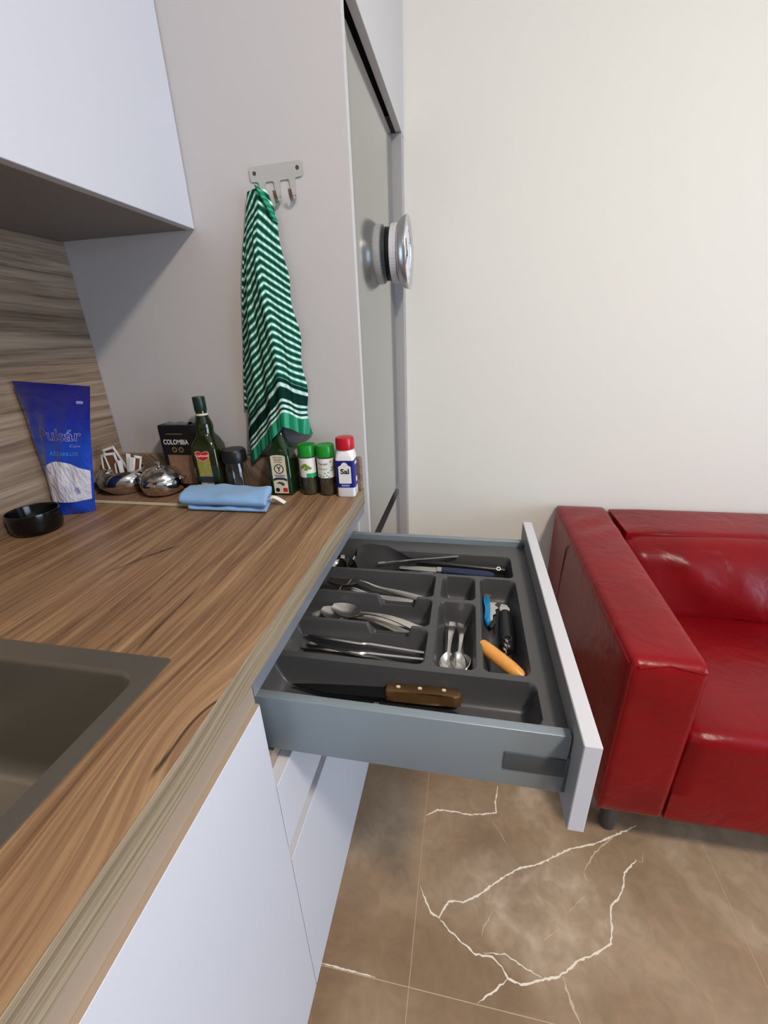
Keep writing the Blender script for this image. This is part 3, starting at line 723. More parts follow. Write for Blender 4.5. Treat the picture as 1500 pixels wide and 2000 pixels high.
for i in range(15):
    t = i/14; row = []
    for j in range(nu+1):
        u = lerp(.13, .975, j/nu); top = .36+.085*math.sin(PI*(j/nu)**.8)
        row.append(bm.verts.new(bf()(u, lerp(.115, top, t))))
    rows.append(row)
for a, b in zip(rows, rows[1:]):
    for j in range(nu): bm.faces.new((a[j], a[j+1], b[j+1], b[j]))
win_p = part('window', bm, sachet_mat(), bag, angle=80, label='clear window showing white sachets')
MT['lightblue'] = simple('light blue print', srgb(86, 156, 226), .2, coat=.3)
MT['outline'] = simple('pale lilac print', srgb(156, 158, 216), .3)
bm = bmesh.new(); rows = [[bm.verts.new(bf(.0006)(lerp(.05, .135, j/3), lerp(.11, .40, i/10))) for j in range(4)] for i in range(11)]
for a, b in zip(rows, rows[1:]):
    for j in range(3): bm.faces.new((a[j], a[j+1], b[j+1], b[j]))
part('side_stripe', bm, MT['lightblue'], bag, angle=80)
part('lettering', text_bm('Pulsár', .64, lambda a, b: bag_pt(.57+a, .645+b*.82, 1, .0008), .108, .022), MT['outline'], bag, smooth=False, label='brand lettering outlined in pale lilac')
part('lettering', text_bm('Pulsár', .62, lambda a, b: bag_pt(.57+a, .645+b*.82, 1, .0011), .098, -.012), MT['navy'], bag, smooth=False)
part('lettering', text_bm('Cane', .16, lambda a, b: bag_pt(.80+a, .565+b*.8, 1, .0008), .024), MT['outline'], bag, smooth=False)
part('lettering', text_bm('AZUCARILLOS', .48, lambda a, b: bag_pt(.60+a, .505+b*.8, 1, .0008), .036, .005), MT['lightblue'], bag, smooth=False)
part('size_mark', patch(.84, .92, .875, .895, bf(.0008), 4, 2), MT['outline'], bag)

# black bowl
bowl = tag(link(bpy.data.objects.new('bowl', finish(lathe([(.004, .006), (.036, .006), (.0405, .012), (.0425, .040), (.0437, .0435), (.0452, .0435), (.0460, .040), (.0455, .012), (.042, .002), (.039, 0), (.003, 0)], n=48), 'bowl', MT['blackgloss']))), 'small glossy black bowl in front of the blue sugar bag', 'bowl')
bowl.location = (-.6165, -.316, ZT0)

# serving board
sb = thing('serving_board', 'thin wood-look serving board under the steel bowls', 'tray', (-.50, -.095, ZT0))
part('board', B(-.652, -.330, -.164, -.020, ZT0, ZT0+.006, .001, 1), MT['tray_wood'], sb, True, smooth=False)
part('edge', B(-.652, -.330, -.1660, -.1642, ZT0, ZT0+.0064, .0005, 1), MT['cream'], sb, True, smooth=False, label='pale edge strip')
ZB0 = ZT0+.0066

# steel bowls
tin = thing('sugar_bowl', 'open polished steel bowl with brown and white sachets standing in it', 'bowl', (-.594, -.087, ZB0))
part('body', lathe([(.002, .004), (.040, .006), (.058, .022), (.0605, .034), (.052, .051), (.0455, .0545), (.0445, .0560), (.0470, .0568), (.0545, .0525), (.0635, .035), (.061, .020), (.045, .003), (.040, 0), (.002, 0)], n=48), MT['chrome'], tin)
bm = bmesh.new(); rg = []
for i in range(9):
    a = PI/2*i/8; rg.append([Vector((-.038+.0275*math.cos(2*PI*k/24)*math.cos(a), -.018+.034*math.sin(2*PI*k/24)*math.cos(a), .036+.024*math.sin(a)+.012*math.cos(2*PI*k/24)*math.cos(a))) for k in range(24)])
part('lid', loft(bm, rg), MT['chrome'], tin, label='swung-back domed lid')
tn2 = thing('sugar_bowl', 'closed polished steel bowl with a domed lid beside the coffee carton', 'bowl', (-.482, -.098, ZB0))
part('body', lathe([(.002, 0), (.034, 0), (.045, .008), (.0505, .024), (.0495, .034), (.046, .040), (.002, .041)], n=48), MT['chrome'], tn2)
bm = bmesh.new(); rg = []
for i in range(12):
    a = PI/2*i/11
    rr = .0462*math.cos(a)**.8 if i < 11 else .002
    rg.append([Vector((rr*math.cos(t), rr*math.sin(t), .0405+.026*math.sin(a)-.0018*(1 if (k//4) % 2 else 0)*math.sin(2*a))) for k, t in ((k, 2*PI*k/64) for k in range(64))])
part('lid', loft(bm, rg), MT['satin'], tn2, angle=25, label='ridged domed lid')
part('knob', lathe([(.004, .065), (.004, .069), (.008, .072), (.008, .076), (.002, .079)], n=20), MT['chrome'], tn2)
part('spout_lip', tube(bmesh.new(), [(.044, .01, .038), (.052, .012, .036), (.057, .013, .040)], [.006, .005, .003]), MT['chrome'], tn2)

# sachets standing in the open bowl
def sachet(x, y, z, w_, h_, rz, lean, tilt, mat, label, frame=True):
    t = thing('sachet', label, 'sachet', (x, y, z), 0, 'sachets in the open steel bowl')
    M3 = Matrix.Rotation(rz, 3, 'Z') @ Matrix.Rotation(lean, 3, 'X') @ Matrix.Rotation(tilt, 3, 'Y')
    def bx(*a):
        bm = B(*a); bmesh.ops.transform(bm, matrix=M3.to_4x4(), verts=bm.verts[:]); return bm
    part('packet', bx(-w_/2, w_/2, -.0012, .0012, 0, h_), MT[mat], t, smooth=False)
    if frame:
        for a in ((-w_/2-.0004, -w_/2+.0034, 0, h_), (w_/2-.0034, w_/2+.0004, 0, h_), (-w_/2, w_/2, h_-.005, h_+.0004)):
            part('border', bx(a[0], a[1], -.0016, .0016, a[2], a[3]), MT['paper'], t, smooth=False)
sachet(-.618, -.109, ZB0+.010, .034, .083, .15, -.05, .10, 'sachetbrown', 'brown sachet with a white border, upright at the bag side of the bowl')
sachet(-.598, -.100, ZB0+.010, .026, .090, .25, .05, -.08, 'sachetbrown', 'narrow brown sachet with a white border in the middle of the bowl')
sachet(-.588, -.080, ZB0+.012, .030, .102, .2, .1, -.28, 'sachetbrown', 'tallest brown sachet with a white border, tilted in the bowl')
sachet(-.570, -.108, ZB0+.012, .009, .082, .1, 0, .34, 'paper', 'thin white sugar stick tilted to the coffee carton', False)
sachet(-.576, -.098, ZB0+.012, .009, .088, .3, .1, .22, 'paper', 'thin white sugar stick leaning on the tall sachet', False)
sachet(-.580, -.110, ZB0+.010, .010, .072, .3, -.05, .02, 'paper', 'short upright white sugar stick in the steel bowl', False)
sachet(-.566, -.092, ZB0+.012, .016, .080, .5, .1, .30, 'sachetbrown', 'small brown and white sachet among the sugar sticks')

# coffee carton
cb = thing('coffee_carton', 'matt black coffee carton lettered COLOMBIA', 'carton', (-.443, -.044, ZB0))
bm = bmesh.new(); loft(bm, [ring_rr(0, 0, .0455, .019, .001, 0, 2), ring_rr(0, 0, .0460, .019, .001, .15, 2), ring_rr(0, 0, .0460, .0175, .001, .158, 2)])
part('carton', bm, MT['boxblack'], cb, smooth=False)
g = [[(lerp(-.032, .030, j/8), lerp(-.010, .012, i/4), .1583+.006*math.sin(PI*i/4)*(.6+.4*math.sin(j*1.7))) for j in range(9)] for i in range(5)]
part('foil_fold', sheet(bmesh.new(), g, .0006), MT['foil'], cb, label='crumpled foil fold on top')
fm = flat_map(.019, 0, .0004)
part('lettering', text_bm('COLOMBIA', .068, lambda a, b: fm(a-.004, b+.118), .0125, .02), MT['paper'], cb, smooth=False, label='white COLOMBIA lettering')
part('picture', patch(-.034, .036, .012, .086, fm, 2, 2), MT['boxphoto'], cb, smooth=False, label='sepia street picture')
part('print_line', patch(-.026, .018, .1365, .1385, fm, 2, 1), MT['gold'], cb, smooth=False)
for a in (-.012, .006): part('emblem', annulus(a, .099, .0035, .0070, fm), MT['gold'], cb, smooth=False)

# olive oil bottle
ob = thing('olive_oil_bottle', 'dark olive oil bottle with a red heart on its label', 'bottle', (-.366, -.0585, ZT0), .12)
def rr(h, r, z): return ring_rr(0, 0, h, h, r, z, 6)
part('glass', loft(bmesh.new(), [rr(.029, .006, 0), rr(.0315, .007, .003), rr(.0315, .008, .10), rr(.0310, .010, .116), rr(.0265, .014, .132), rr(.0215, .018, .143), rr(.0200, .0199, .150), rr(.0215, .0214, .160), rr(.0205, .0204, .170), rr(.0155, .0154, .183), rr(.0130, .0129, .193), rr(.0125, .0124, .205)]), MT['oilglass'], ob)
part('cap', lathe([(.0135, .199), (.0140, .200), (.0140, .229), (.0130, .2305), (.001, .2305)], n=28), MT['capgreen'], ob)
part('neck_band', lathe([(.0136, .188), (.0143, .189), (.0143, .192), (.0136, .193)], n=28), MT['cream'], ob)
fm2 = flat_map(.0315, 0, .0003); fm3 = flat_map(.0315, 0, .0006)
part('label_picture', patch(-.018, .014, .042, .100, fm2, 2, 2), MT['oliveprint'], ob, smooth=False)
part('label_band', patch(-.018, .014, .030, .048, fm3, 2, 2), MT['darkband'], ob, smooth=False)
part('label_foot', flat_bm([(-.018, .010), (-.016, .007), (.012, .007), (.014, .010), (.014, .033), (-.018, .033)], fm3), MT['cream'], ob, smooth=False)
part('label_stamp', patch(-.0145, .011, .012, .024, flat_map(.0315, 0, .0009), 2, 2), MT['darkband'], ob, smooth=False)
part('stamp_ring', flat_bm(disc_poly(-.0085, .018, .0042), flat_map(.0315, 0, .0012)), MT['cream'], ob, smooth=False)
heart = [(-.002, .086), (.010, .092), (.0145, .100), (.0135, .107), (.008, .109), (.002, .108), (-.002, .1055), (-.006, .108), (-.012, .109), (-.0175, .107), (-.0185, .100), (-.014, .092)]
part('heart_rim', flat_bm([(a*1.07, (b-.098)*1.1+.098) for a, b in heart], flat_map(.0315, 0, .0008)), MT['cream'], ob, smooth=False)
part('heart', flat_bm(heart, flat_map(.0315, 0, .0010)), MT['redprint'], ob, smooth=False, label='red heart emblem')
part('lettering', text_bm('Carbonell', .029, lambda a, b: flat_map(.0315, 0, .0013)(a-.002, b+.0995), .0062, .01), MT['paper'], ob, smooth=False)

# small jar with black lid
sj = thing('glass_jar', 'small clear glass jar with a black lid beside the oil bottle', 'jar', (-.302, -.0585, ZT0))
part('glass', lathe([(.001, 0), (.024, 0), (.0265, .003), (.0270, .060), (.0245, .076), (.0235, .080), (.0222, .080), (.0232, .075), (.0255, .060), (.0250, .005), (.001, .003)], n=32, cap0=True, cap1=True), MT['glass'], sj)
part('lid', lathe([(.0255, .0775), (.0285, .0785), (.0295, .083), (.0290, .103), (.0265, .1085), (.001, .1090)], n=32), MT['black'], sj)

# blue cloth
cl = thing('cleaning_cloth', 'folded light blue microfibre cloth lying on the worktop', 'cloth', (-.29, -.135, ZT0))
FLc, FRc, BRc, BLc = Vector((-.362, -.190, 0)), Vector((-.173, -.187, 0)), Vector((-.200, -.090, 0)), Vector((-.405, -.100, 0))
def cloth_layer(z0, th, du=0.0, fx=0.0, sag=.0, left=0., n=34, mrow=16):
    """flat tube of cloth rolled over at its front edge"""
    g = []
    for i in range(mrow+1):
        a = 2*PI*i/mrow; row = []
        # cross-section: long flat oval front to back
        for j in range(n+1):
            u = j/n
            fr_, bk = (FLc+Vector((left, 0, 0))).lerp(FRc, u), BLc.lerp(BRc, u)
            mid = (fr_+bk)/2; hd = (fr_-bk)/2*(1-du)
            ca, sa = math.cos(a), math.sin(a)
            cs = math.copysign(abs(ca)**.45, ca); ss = math.copysign(abs(sa)**.7, sa)
            p = mid+hd*cs
            wr = .0030*math.sin(u*9+cs*3)+.0018*math.sin(u*23-cs*5)-.004*u
            z = z0+th/2+th/2*ss+(wr if sa > 0 else 0)*abs(sa)
            endr = min(1, min(u+.02, 1-u+.02)/.05)
            z = z0+th/2+(z-z0-th/2)*(.65+.35*endr)
            row.append(p+Vector((0, 0, max(z, z0))))
        g.append(row)
    bm = bmesh.new(); vr = [[bm.verts.new(p) for p in r] for r in g[:-1]]
    R = len(vr)
    for i in range(R):
        for j in range(n): bm.faces.new((vr[i][j], vr[i][j+1], vr[(i+1) % R][j+1], vr[(i+1) % R][j]))
    bm.faces.new([vr[i][0] for i in range(R)]); bm.faces.new([vr[i][n] for i in range(R)][::-1])
    return bm
ZC0 = ZT0+.0068
bm = cloth_layer(ZT0, .0120, .02, left=.006)
part('lower_fold', bm, MT['bluecloth'], cl, True, angle=70)
bm = cloth_layer(ZT0+.0115, .0250, .0, left=-.012)
part('upper_fold', bm, MT['bluecloth'], cl, True, angle=70)
g = [[(-.183+.012*t+.02*t*t, -.152+.007*s+.012*t, ZT0+.018+.006*math.sin(PI*t)-.013*t*t) for s in (0, .5, 1, 1.5, 2)] for t in [k/8 for k in range(9)]]
part('care_tag', sheet(bmesh.new(), g, .0005), MT['paper'], cl, True, label='white care tag')

# second oil bottle (cream label)
yb = thing('olive_oil_bottle', 'slim green oil bottle with a long cream label lettered Y', 'bottle', (-.184, -.0475, ZT0), .04)
part('glass', loft(bmesh.new(), [rr(.025, .005, 0), rr(.0275, .006, .003), rr(.0270, .007, .085), rr(.0255, .009, .100), rr(.0205, .013, .118), rr(.0155, .0150, .134), rr(.0120, .0119, .146), rr(.0115, .0114, .160)]), MT['greenglass'], yb)
part('cap', lathe([(.0128, .147), (.0135, .148), (.0135, .172), (.012, .1735), (.001, .1735)], n=24), MT['capblue'], yb)
def ym(o): return lambda a, b: Vector((a, -.0275-o+max(0, b-.003)*.0061-(0), b))
part('label', flat_bm([(-.0175, .006), (.0175, .006), (.0180, .096), (.012, .0985), (0, .0995), (-.012, .0985), (-.0180, .096)], ym(.0004)), MT['cream'], yb, smooth=False)
for s_, z_, w_ in (('ACEITE DE OLIVA', .0935, .024), ('VIRGEN', .0880, .022), ('EXTRA', .0825, .019)):
    part('lettering', text_bm(s_, w_, lambda a, b, z_=z_: ym(.0007)(a, b+z_), .0036, .01), MT['brownink'], yb, smooth=False)
part('emblem_ring', annulus(0, .066, .0095, .0120, ym(.0007)), MT['brownink'], yb, smooth=False)
part('emblem_letter', text_bm('Y', .0115, lambda a, b: ym(.0008)(a, b+.066), .0125, .02), MT['ink'], yb, smooth=False)
part('lettering', text_bm('YBARRA', .027, lambda a, b: ym(.0007)(a, b+.0495), .0046, .02), MT['navy'], yb, smooth=False)
rib = [(-.0170, .036), (-.008, .0395), (.008, .0395), (.0170, .036), (.0170, .0420), (.008, .0455), (-.008, .0455), (-.0170, .0420)]
part('label_ribbon', flat_bm(rib, ym(.0007)), MT['darkband'], yb, smooth=False)
part('olive_print', flat_bm([(-.011, .030), (-.004, .035), (.004, .034), (.010, .030), (.007, .024), (.002, .027), (-.003, .030)], ym(.0007)), MT['brownink'], yb, smooth=False)
part('seal_print', flat_bm(disc_poly(-.009, .0145, .0052), ym(.0007)), MT['ink'], yb, smooth=False)
part('red_print', patch(.0045, .0155, .0095, .0195, ym(.0007), 1, 1), MT['redprint'], yb, smooth=False)

# spice jars
def spice(x, y, label, herb, leafy):
    t = thing('spice_jar', label, 'jar', (x, y, ZT0), .08)
    part('herbs', lathe([(.001, .002), (.0185, .002), (.0188, .086), (.001, .087)], n=28), MT[herb], t)
    part('glass', lathe([(.001, 0), (.0185, 0), (.0205, .002), (.0207, .084), (.0195, .090), (.0185, .0925), (.0178, .0925), (.0190, .088), (.0192, .003), (.001, .0015)], n=32), MT['glass'], t)
    part('lid', lathe([(.0200, .0915), (.0213, .0925), (.0216, .096), (.0213, .1165), (.0205, .1185), (.019, .1190), (.018, .1178), (.001, .1178)], n=36), MT['greenlid'], t)
    R = .0208; cm = cyl_map(R, 0, .0002); c2 = cyl_map(R, 0, .0005)
    part('label', patch(-.026, .026, .044, .090, cm, 24, 2), MT['paper'], t)
    if leafy:
        for (a, b, r) in ((-.008, .070, .0050), (-.002, .074, .0055), (.004, .069, .006), (.000, .064, .005), (.009, .066, .0045), (-.011, .066, .003)):
            part('leaf_print', flat_bm(disc_poly(a, b, r, r*.7, 10), c2), MT['leafprint'], t, smooth=False)
        part('label_band', patch(.000, .026, .044, .054, c2, 14, 1), MT['greenprint'], t)
    else:
        part('lettering', text_bm('Perejil', .022, lambda a, b: c2(a-.004, b+.077), .0060, .01), MT['capgreen'], t, smooth=False)
        part('lettering', text_bm('Persil', .020, lambda a, b: c2(a-.004, b+.066), .0052, 0), MT['greenprint'], t, smooth=False)
        for k in range(14):
            a = random.uniform(-.016, .022); b = random.uniform(.0455, .058) if k < 9 else random.uniform(.058, .086)
            if k >= 9: a = random.uniform(.012, .022)
            part('leaf_print', flat_bm(disc_poly(a, b, .0022, .0015, 8), c2), MT['greenprint'], t, smooth=False)
spice(-.1205, -.0465, 'herb jar with a green lid and a leaf sprig on its white label', 'herb', True)
spice(-.0755, -.0470, 'herb jar with a green lid and lettered label next to the salt', 'herb2', False)

# salt
st = thing('salt_shaker', 'white salt shaker with a red lid and a blue label reading Sal', 'shaker', (-.0255, -.0510, ZT0), .06)
part('body', loft(bmesh.new(), [ring_rr(0, 0, .0185, .0185, .005, 0, 5), ring_rr(0, 0, .0208, .0208, .006, .003, 5), ring_rr(0, 0, .0212, .0212, .006, .092, 5), ring_rr(0, 0, .0205, .0205, .009, .100, 5), ring_rr(0, 0, .0185, .0185, .013, .108, 5), ring_rr(0, 0, .0175, .0175, .0174, .113, 5)]), MT['whiteplastic'], st)
part('lid', lathe([(.0188, .110), (.0212, .112), (.0216, .115), (.0212, .134), (.0200, .1375), (.017, .1385), (.001, .1385)], n=36), MT['red'], st)
part('label_wrap', loft(bmesh.new(), [ring_rr(0, 0, .0213, .0213, .0062, .024, 5), ring_rr(0, 0, .0216, .0216, .0062, .0243, 5), ring_rr(0, 0, .0216, .0216, .0062, .0877, 5), ring_rr(0, 0, .0213, .0213, .0062, .088, 5)], False, False), MT['navy'], st, smooth=True)
sm1 = flat_map(.0216, 0, .0004)
part('label_panel', flat_bm([(-.0145, .036), (-.0125, .034), (.0125, .034), (.0145, .036), (.0145, .074), (.0085, .077), (.0055, .082), (0, .0845), (-.0055, .082), (-.0085, .077), (-.0145, .074)], sm1), MT['paper'], st, smooth=False)
part('lettering', text_bm('Sal', .020, lambda a, b: flat_map(.0216, 0, .0007)(a, b+.063), .0125, .03), MT['ink'], st, smooth=False, label='Sal lettering')
part('label_bar', patch(-.0095, .0095, .0272, .0312, sm1, 1, 1), MT['outline'], st, smooth=False)
part('side_print', patch(-.006, .007, .034, .046, lambda a, b: Vector((.0220, a, b)), 1, 1), MT['paper'], st, smooth=False)
part('side_print', patch(-.010, .009, .076, .083, lambda a, b: Vector((.0220, a, b)), 1, 1), MT['paper'], st, smooth=False)

# ------------------------------------------------------------ cutlery tray (moulded)
TZ, TD = .8195, .0450     # rim height, depth
COMP = [(-.060, .349, -.196, -.110), (-.080, .195, -.283, -.205), (-.080, .195, -.371, -.291), (-.045, .195, -.460, -.379), (.209, .272, -.284, -.205), (.209, .272, -.461, -.294), (.283, .350, -.461, -.205), (-.045, .354, -.545, -.474)]
def tray_h(x, y):
    h = 0
    for k, (x0, x1, y0, y1) in enumerate(COMP):
        cx, cy, hx, hy = (x0+x1)/2, (y0+y1)/2, (x1-x0)/2, (y1-y0)/2; r = .012
        qx, qy = abs(x-cx)-hx+r, abs(y-cy)-hy+r
        d = -(math.hypot(max(qx, 0), max(qy, 0))+min(max(qx, qy), 0)-r)
        if k in (3, 7): d = min(d, (x-x0)*.42)
        if d > 0:
            t = min(1, d/.019); h = max(h, TD*(1-(1-t)**3.0) if t < 1 else TD)
    # finger notches in the two low dividers
    for yd in (-.287, -.375):
        if abs(y-yd) < .006 and .085 < x < .175:
            n_ = sm((x-.088)/.014)*(1-sm((x-.157)/.010)); h = max(h, .024*n_)
    if y > -.108: h = max(h, .004*sm((y+.098)/.004)*0)
    return TZ-h
tx0, tx1, ty0, ty1 = -.0880, XD-.0205, -.5530, -.0590
nx, ny = 236, 248
bm = bmesh.new(); G = [[bm.verts.new((lerp(tx0, tx1, i/nx), lerp(ty0, ty1, j/ny), tray_h(lerp(tx0, tx1, i/nx), lerp(ty0, ty1, j/ny)))) for i in range(nx+1)] for j in range(ny+1)]
for j in range(ny):
    for i in range(nx): bm.faces.new((G[j][i], G[j][i+1], G[j+1][i+1], G[j+1][i]))
edge = [G[0][i] for i in range(nx+1)]+[G[j][nx] for j in range(1, ny+1)]+[G[ny][i] for i in range(nx-1, -1, -1)]+[G[j][0] for j in range(ny-1, 0, -1)]
low = [bm.verts.new((v.co.x, v.co.y, .7535)) for v in edge]
for i in range(len(edge)): bm.faces.new((edge[i], low[i], low[(i+1) % len(edge)], edge[(i+1) % len(edge)]))
solo('cutlery_tray', bm, MT['tray'], 'anthracite moulded cutlery tray with eight compartments in the open drawer', 'tray', angle=60)
TFZ = TZ-TD+.0004       # compartment floor

# ------------------------------------------------------------ cutlery
def place(t, p, q, roll=0):
    """aim a thing's local +x from p to q"""
    p, q = Vector(p), Vector(q); d = (q-p).normalized(); y = Vector((0, 0, 1)).cross(d).normalized(); z = d.cross(y)
    M_ = Matrix((d, y, z)).transposed() @ Matrix.Rotation(roll, 3, 'X')
    t.location = p; t.rotation_euler = M_.to_euler()
def strip(L_, wfn, zfn, cup, th=.0016, n=26, mrow=8, x0=0., yc=lambda t: 0.):
    g = []
    for i in range(n+1):
        t = i/n; row = []
        for j in range(mrow+1):
            s = lerp(-1, 1, j/mrow)
            row.append((x0+L_*t, yc(t)+wfn(t)*s, zfn(t)+cup(t)*(s*s-1)))
        g.append(row)
    return sheet(bmesh.new(), g, th)
def spoon(L_, bl, bw, hw, label, group, mat='satin'):
    """bowl at x=0"""
    t = thing('teaspoon' if L_ < .15 else 'spoon', label, 'spoon', group=group)
    n_ = bl/L_
    def wf(s): 
        if s < n_: return max(.0012, bw*math.sin(PI*min(1, s/n_*.93+.035))**.55)
        k = (s-n_)/(1-n_); return lerp(.0030, hw, sm(k*1.1))*(1 if k < .97 else .75)
    def zf(s):
        if s < n_: return .004+.004*(1-math.sin(PI*s/n_))*.5
        k = (s-n_)/(1-n_); return .006+.008*math.sin(PI*min(1, k*1.2))*.9-.002*k
    def cf(s): return .0065*math.sin(PI*s/n_) if s < n_ else .0006
    part('spoon_body', strip(L_, wf, zf, cf, n=40, mrow=10), MT[mat], t, angle=60)
    return t
def fork(L_, label, group):
    t = thing('fork', label, 'fork', group=group); hl = .058
    def wf(s):
        x = s*L_
        if x < .016+.0: return .0115
        if x < .040: return lerp(.0115, .0032, sm((x-.012)/.028))
        return lerp(.0032, .0095, sm((x-.04)/(L_-.05)*1.05))
    def zf(s):
        x = s*(L_-.035)
        return .005+.010*math.exp(-((x-.030)/.028)**2)+.004*math.sin(PI*s)
    part('handle', strip(L_-.035, wf, zf, lambda s: .0006, x0=.035, n=36), MT['satin'], t, angle=60)
    for k in range(4):
        yk = (k-1.5)*.0066
        part('tine', strip(.045, lambda s: .0008+.0014*min(1, s*3), lambda s: .0085-.0065*math.sin(PI*.5*s)+.008*s*s, lambda s: .0002, x0=-.008, n=10, mrow=2, yc=lambda s, yk=yk: yk), MT['satin'], t, angle=60)
    return t
def tknife(L_, label, group):
    t = thing('table_knife', label, 'knife', group=group)
    def wf(s): return (.0085*math.sqrt(max(.02, min(1, s/.12))) if s < .5 else lerp(.0085, .0046, sm((s-.5)/.05)) if s < .55 else lerp(.0046, .0066, (s-.55)/.45))
    part('knife_body', strip(L_, wf, lambda s: .004+.0022*sm((s-.48)/.1), lambda s: .0002, th=.003, n=40, mrow=4), MT['satin'], t, angle=50)
    return t
G1, G2, G3, G4 = 'forks in the cutlery tray', 'tablespoons in the cutlery tray', 'table knives in the cutlery tray', 'teaspoons in the cutlery tray'
z0 = TFZ
f_ = fork(.195, 'topmost steel fork in the cutlery tray, tines under the worktop edge', G1); place(f_, (-.024, -.216, z0+.016), (.176, -.246, z0+.006))
f_ = fork(.195, 'steel fork lying under the topmost fork', G1); place(f_, (-.042, -.230, z0+.006), (.158, -.262, z0+.001))
f_ = fork(.195, 'steel fork beside the spoon divider, tip up', G1); place(f_, (-.040, -.246, z0+.006), (.150, -.268, z0+.012))
s_ = spoon(.190, .060, .0205, .0085, 'topmost tablespoon with its bright bowl facing up', G2); place(s_, (.004, -.312, z0+.021), (.178, -.345, z0+.012))
s_ = spoon(.190, .060, .0205, .0085, 'tablespoon just under the topmost spoon', G2); place(s_, (-.018, -.314, z0+.013), (.168, -.352, z0+.002))
s_ = spoon(.190, .060, .0205, .0085, 'tablespoon with its handle along the fork divider', G2); place(s_, (-.034, -.326, z0+.007), (.182, -.328, z0+.006))
s_ = spoon(.190, .060, .0205, .0085, 'tablespoon lowest in the spoon compartment', G2); place(s_, (-.040, -.335, z0+.002), (.150, -.352, z0+.000))
k_ = tknife(.215, 'topmost steel table knife in the cutlery tray', G3); place(k_, (-.024, -.396, z0+.016), (.186, -.410, z0+.013), -.7)
k_ = tknife(.215, 'table knife angled towards the chef knife', G3); place(k_, (-.014, -.406, z0+.010), (.180, -.440, z0+.008), -.6)
k_ = tknife(.215, 'table knife crossing under the others', G3); place(k_, (-.024, -.416, z0+.005), (.184, -.421, z0+.008), -.8)
k_ = tknife(.215, 'lowest table knife in its compartment', G3); place(k_, (-.020, -.424, z0+.002), (.178, -.432, z0+.002), -.2)
ts = spoon(.118, .040, .0140, .0062, 'teaspoon with its round bowl showing, under a crossed one', G4); place(ts, (.2285, -.438, z0+.008), (.234, -.318, z0+.016))
ts = spoon(.118, .040, .0140, .0062, 'teaspoon lying in the middle of its compartment', G4); place(ts, (.2440, -.436, z0+.012), (.2460, -.330, z0+.012), .3)
ts = spoon(.118, .040, .0140, .0062, 'teaspoon turned on its side by the corkscrew compartment', G4); place(ts, (.258, -.436, z0+.010), (.2585, -.325, z0+.006), -.7)

# chef's knives
ch = thing('chef_knife', 'long kitchen knife with a riveted brown wooden handle', 'knife')
g = []
Lb = .150
for i in range(31):
    t = i/30; x = Lb*t; top = .0125*t**.45; bot = -.0135*sm(t*2.2)**.8
    g.append([(x, lerp(top, bot, s), .0008*(1-s)) for s in (0, .25, .5, .75, 1)])
part('blade', sheet(bmesh.new(), g, .0016), MT['blackblade'], ch, angle=60)
hpoly = [(.146, .0105), (.152, .0135), (.205, .0115), (.235, .0120), (.252, .0085), (.258, .001), (.256, -.009), (.246, -.0125), (.225, -.0075), (.195, -.0095), (.160, -.0095), (.147, -.0095)]
bm = prism(bmesh.new(), hpoly, lambda a, b, c: Vector((a, b, -.0085+c)), .017)
bmesh.ops.bevel(bm, geom=[e for e in bm.edges], offset=.0025, segments=2, profile=.5, affect='EDGES')
hd = part('handle', bm, MT['woodhandle'], ch, angle=60)
for a in (.165, .197, .232):
    bm = prism(bmesh.new(), disc_poly(a, .003, .0032), lambda p, q, c: Vector((p, q, .0084+c)), .0008); part('rivet', bm, MT['cream'], hd, smooth=False)
place(ch, (-.004, -.4990, z0+.0125), (.254, -.4905, z0+.0175), -.25)
bk = thing('kitchen_knife', 'black handled kitchen knife under the wooden handled one', 'knife')
g = []
for i in range(25):
    t = i/24; x = .135*t; g.append([(x, lerp(.010*t**.5, -.010*sm(t*2.5), s), .0006) for s in (0, .33, .66, 1)])
part('blade', sheet(bmesh.new(), g, .0014), MT['blackblade'], bk, angle=60)
hp2 = [(.128, .008), (.20, .0085), (.235, .0095), (.243, .006), (.244, -.008), (.238, -.013), (.225, -.008), (.17, -.009), (.128, -.010)]
bm = prism(bmesh.new(), hp2, lambda a, b, c: Vector((a, b, -.007+c)), .014)
bmesh.ops.bevel(bm, geom=[e for e in bm.edges], offset=.002, segments=2, profile=.5, affect='EDGES')
part('handle', bm, MT['black'], bk, angle=60)
for a in (.178, .218):
    part('rivet', prism(bmesh.new(), disc_poly(a, .0, .0022), lambda p, q, c: Vector((p, q, .0069+c)), .0006), MT['satin'], bk, smooth=False)
part('bolster', B(.119, .129, -.010, .009, -.002, .004, .0008, 1), MT['satin'], bk, smooth=False)
place(bk, (.008, -.5160, z0+.008), (.236, -.5205, z0+.008))

# corkscrew compartment
cw = thing('corkscrew', 'corkscrew with a pale turned wooden handle and a steel worm', 'corkscrew')
part('handle', tube(bmesh.new(), [(-.041, 0, 0), (-.0405, 0, 0), (-.037, 0, 0), (-.02, 0, 0), (0, 0, 0), (.02, 0, 0), (.034, 0, 0), (.040, 0, 0), (.0412, 0, 0)], [.0075, .0085, .0100, .0112, .0115, .0112, .0095, .0070, .004], 24), MT['paleHandle'], cw)
wp = [(-.004, .009, .002)]+[(-.006-.0005*k+.0038*math.cos(k*.7), .015+.0010*k, .003+.0038*math.sin(k*.7)) for k in range(28)]
part('worm', tube(bmesh.new(), wp, .0011, 6), MT['chrome'], cw)
place(cw, (.312, -.4180, z0+.0300), (.3470, -.4455, z0+.0215))
wk = thing('waiters_corkscrew', 'folding corkscrew with a bright blue handle and steel lever', 'corkscrew')
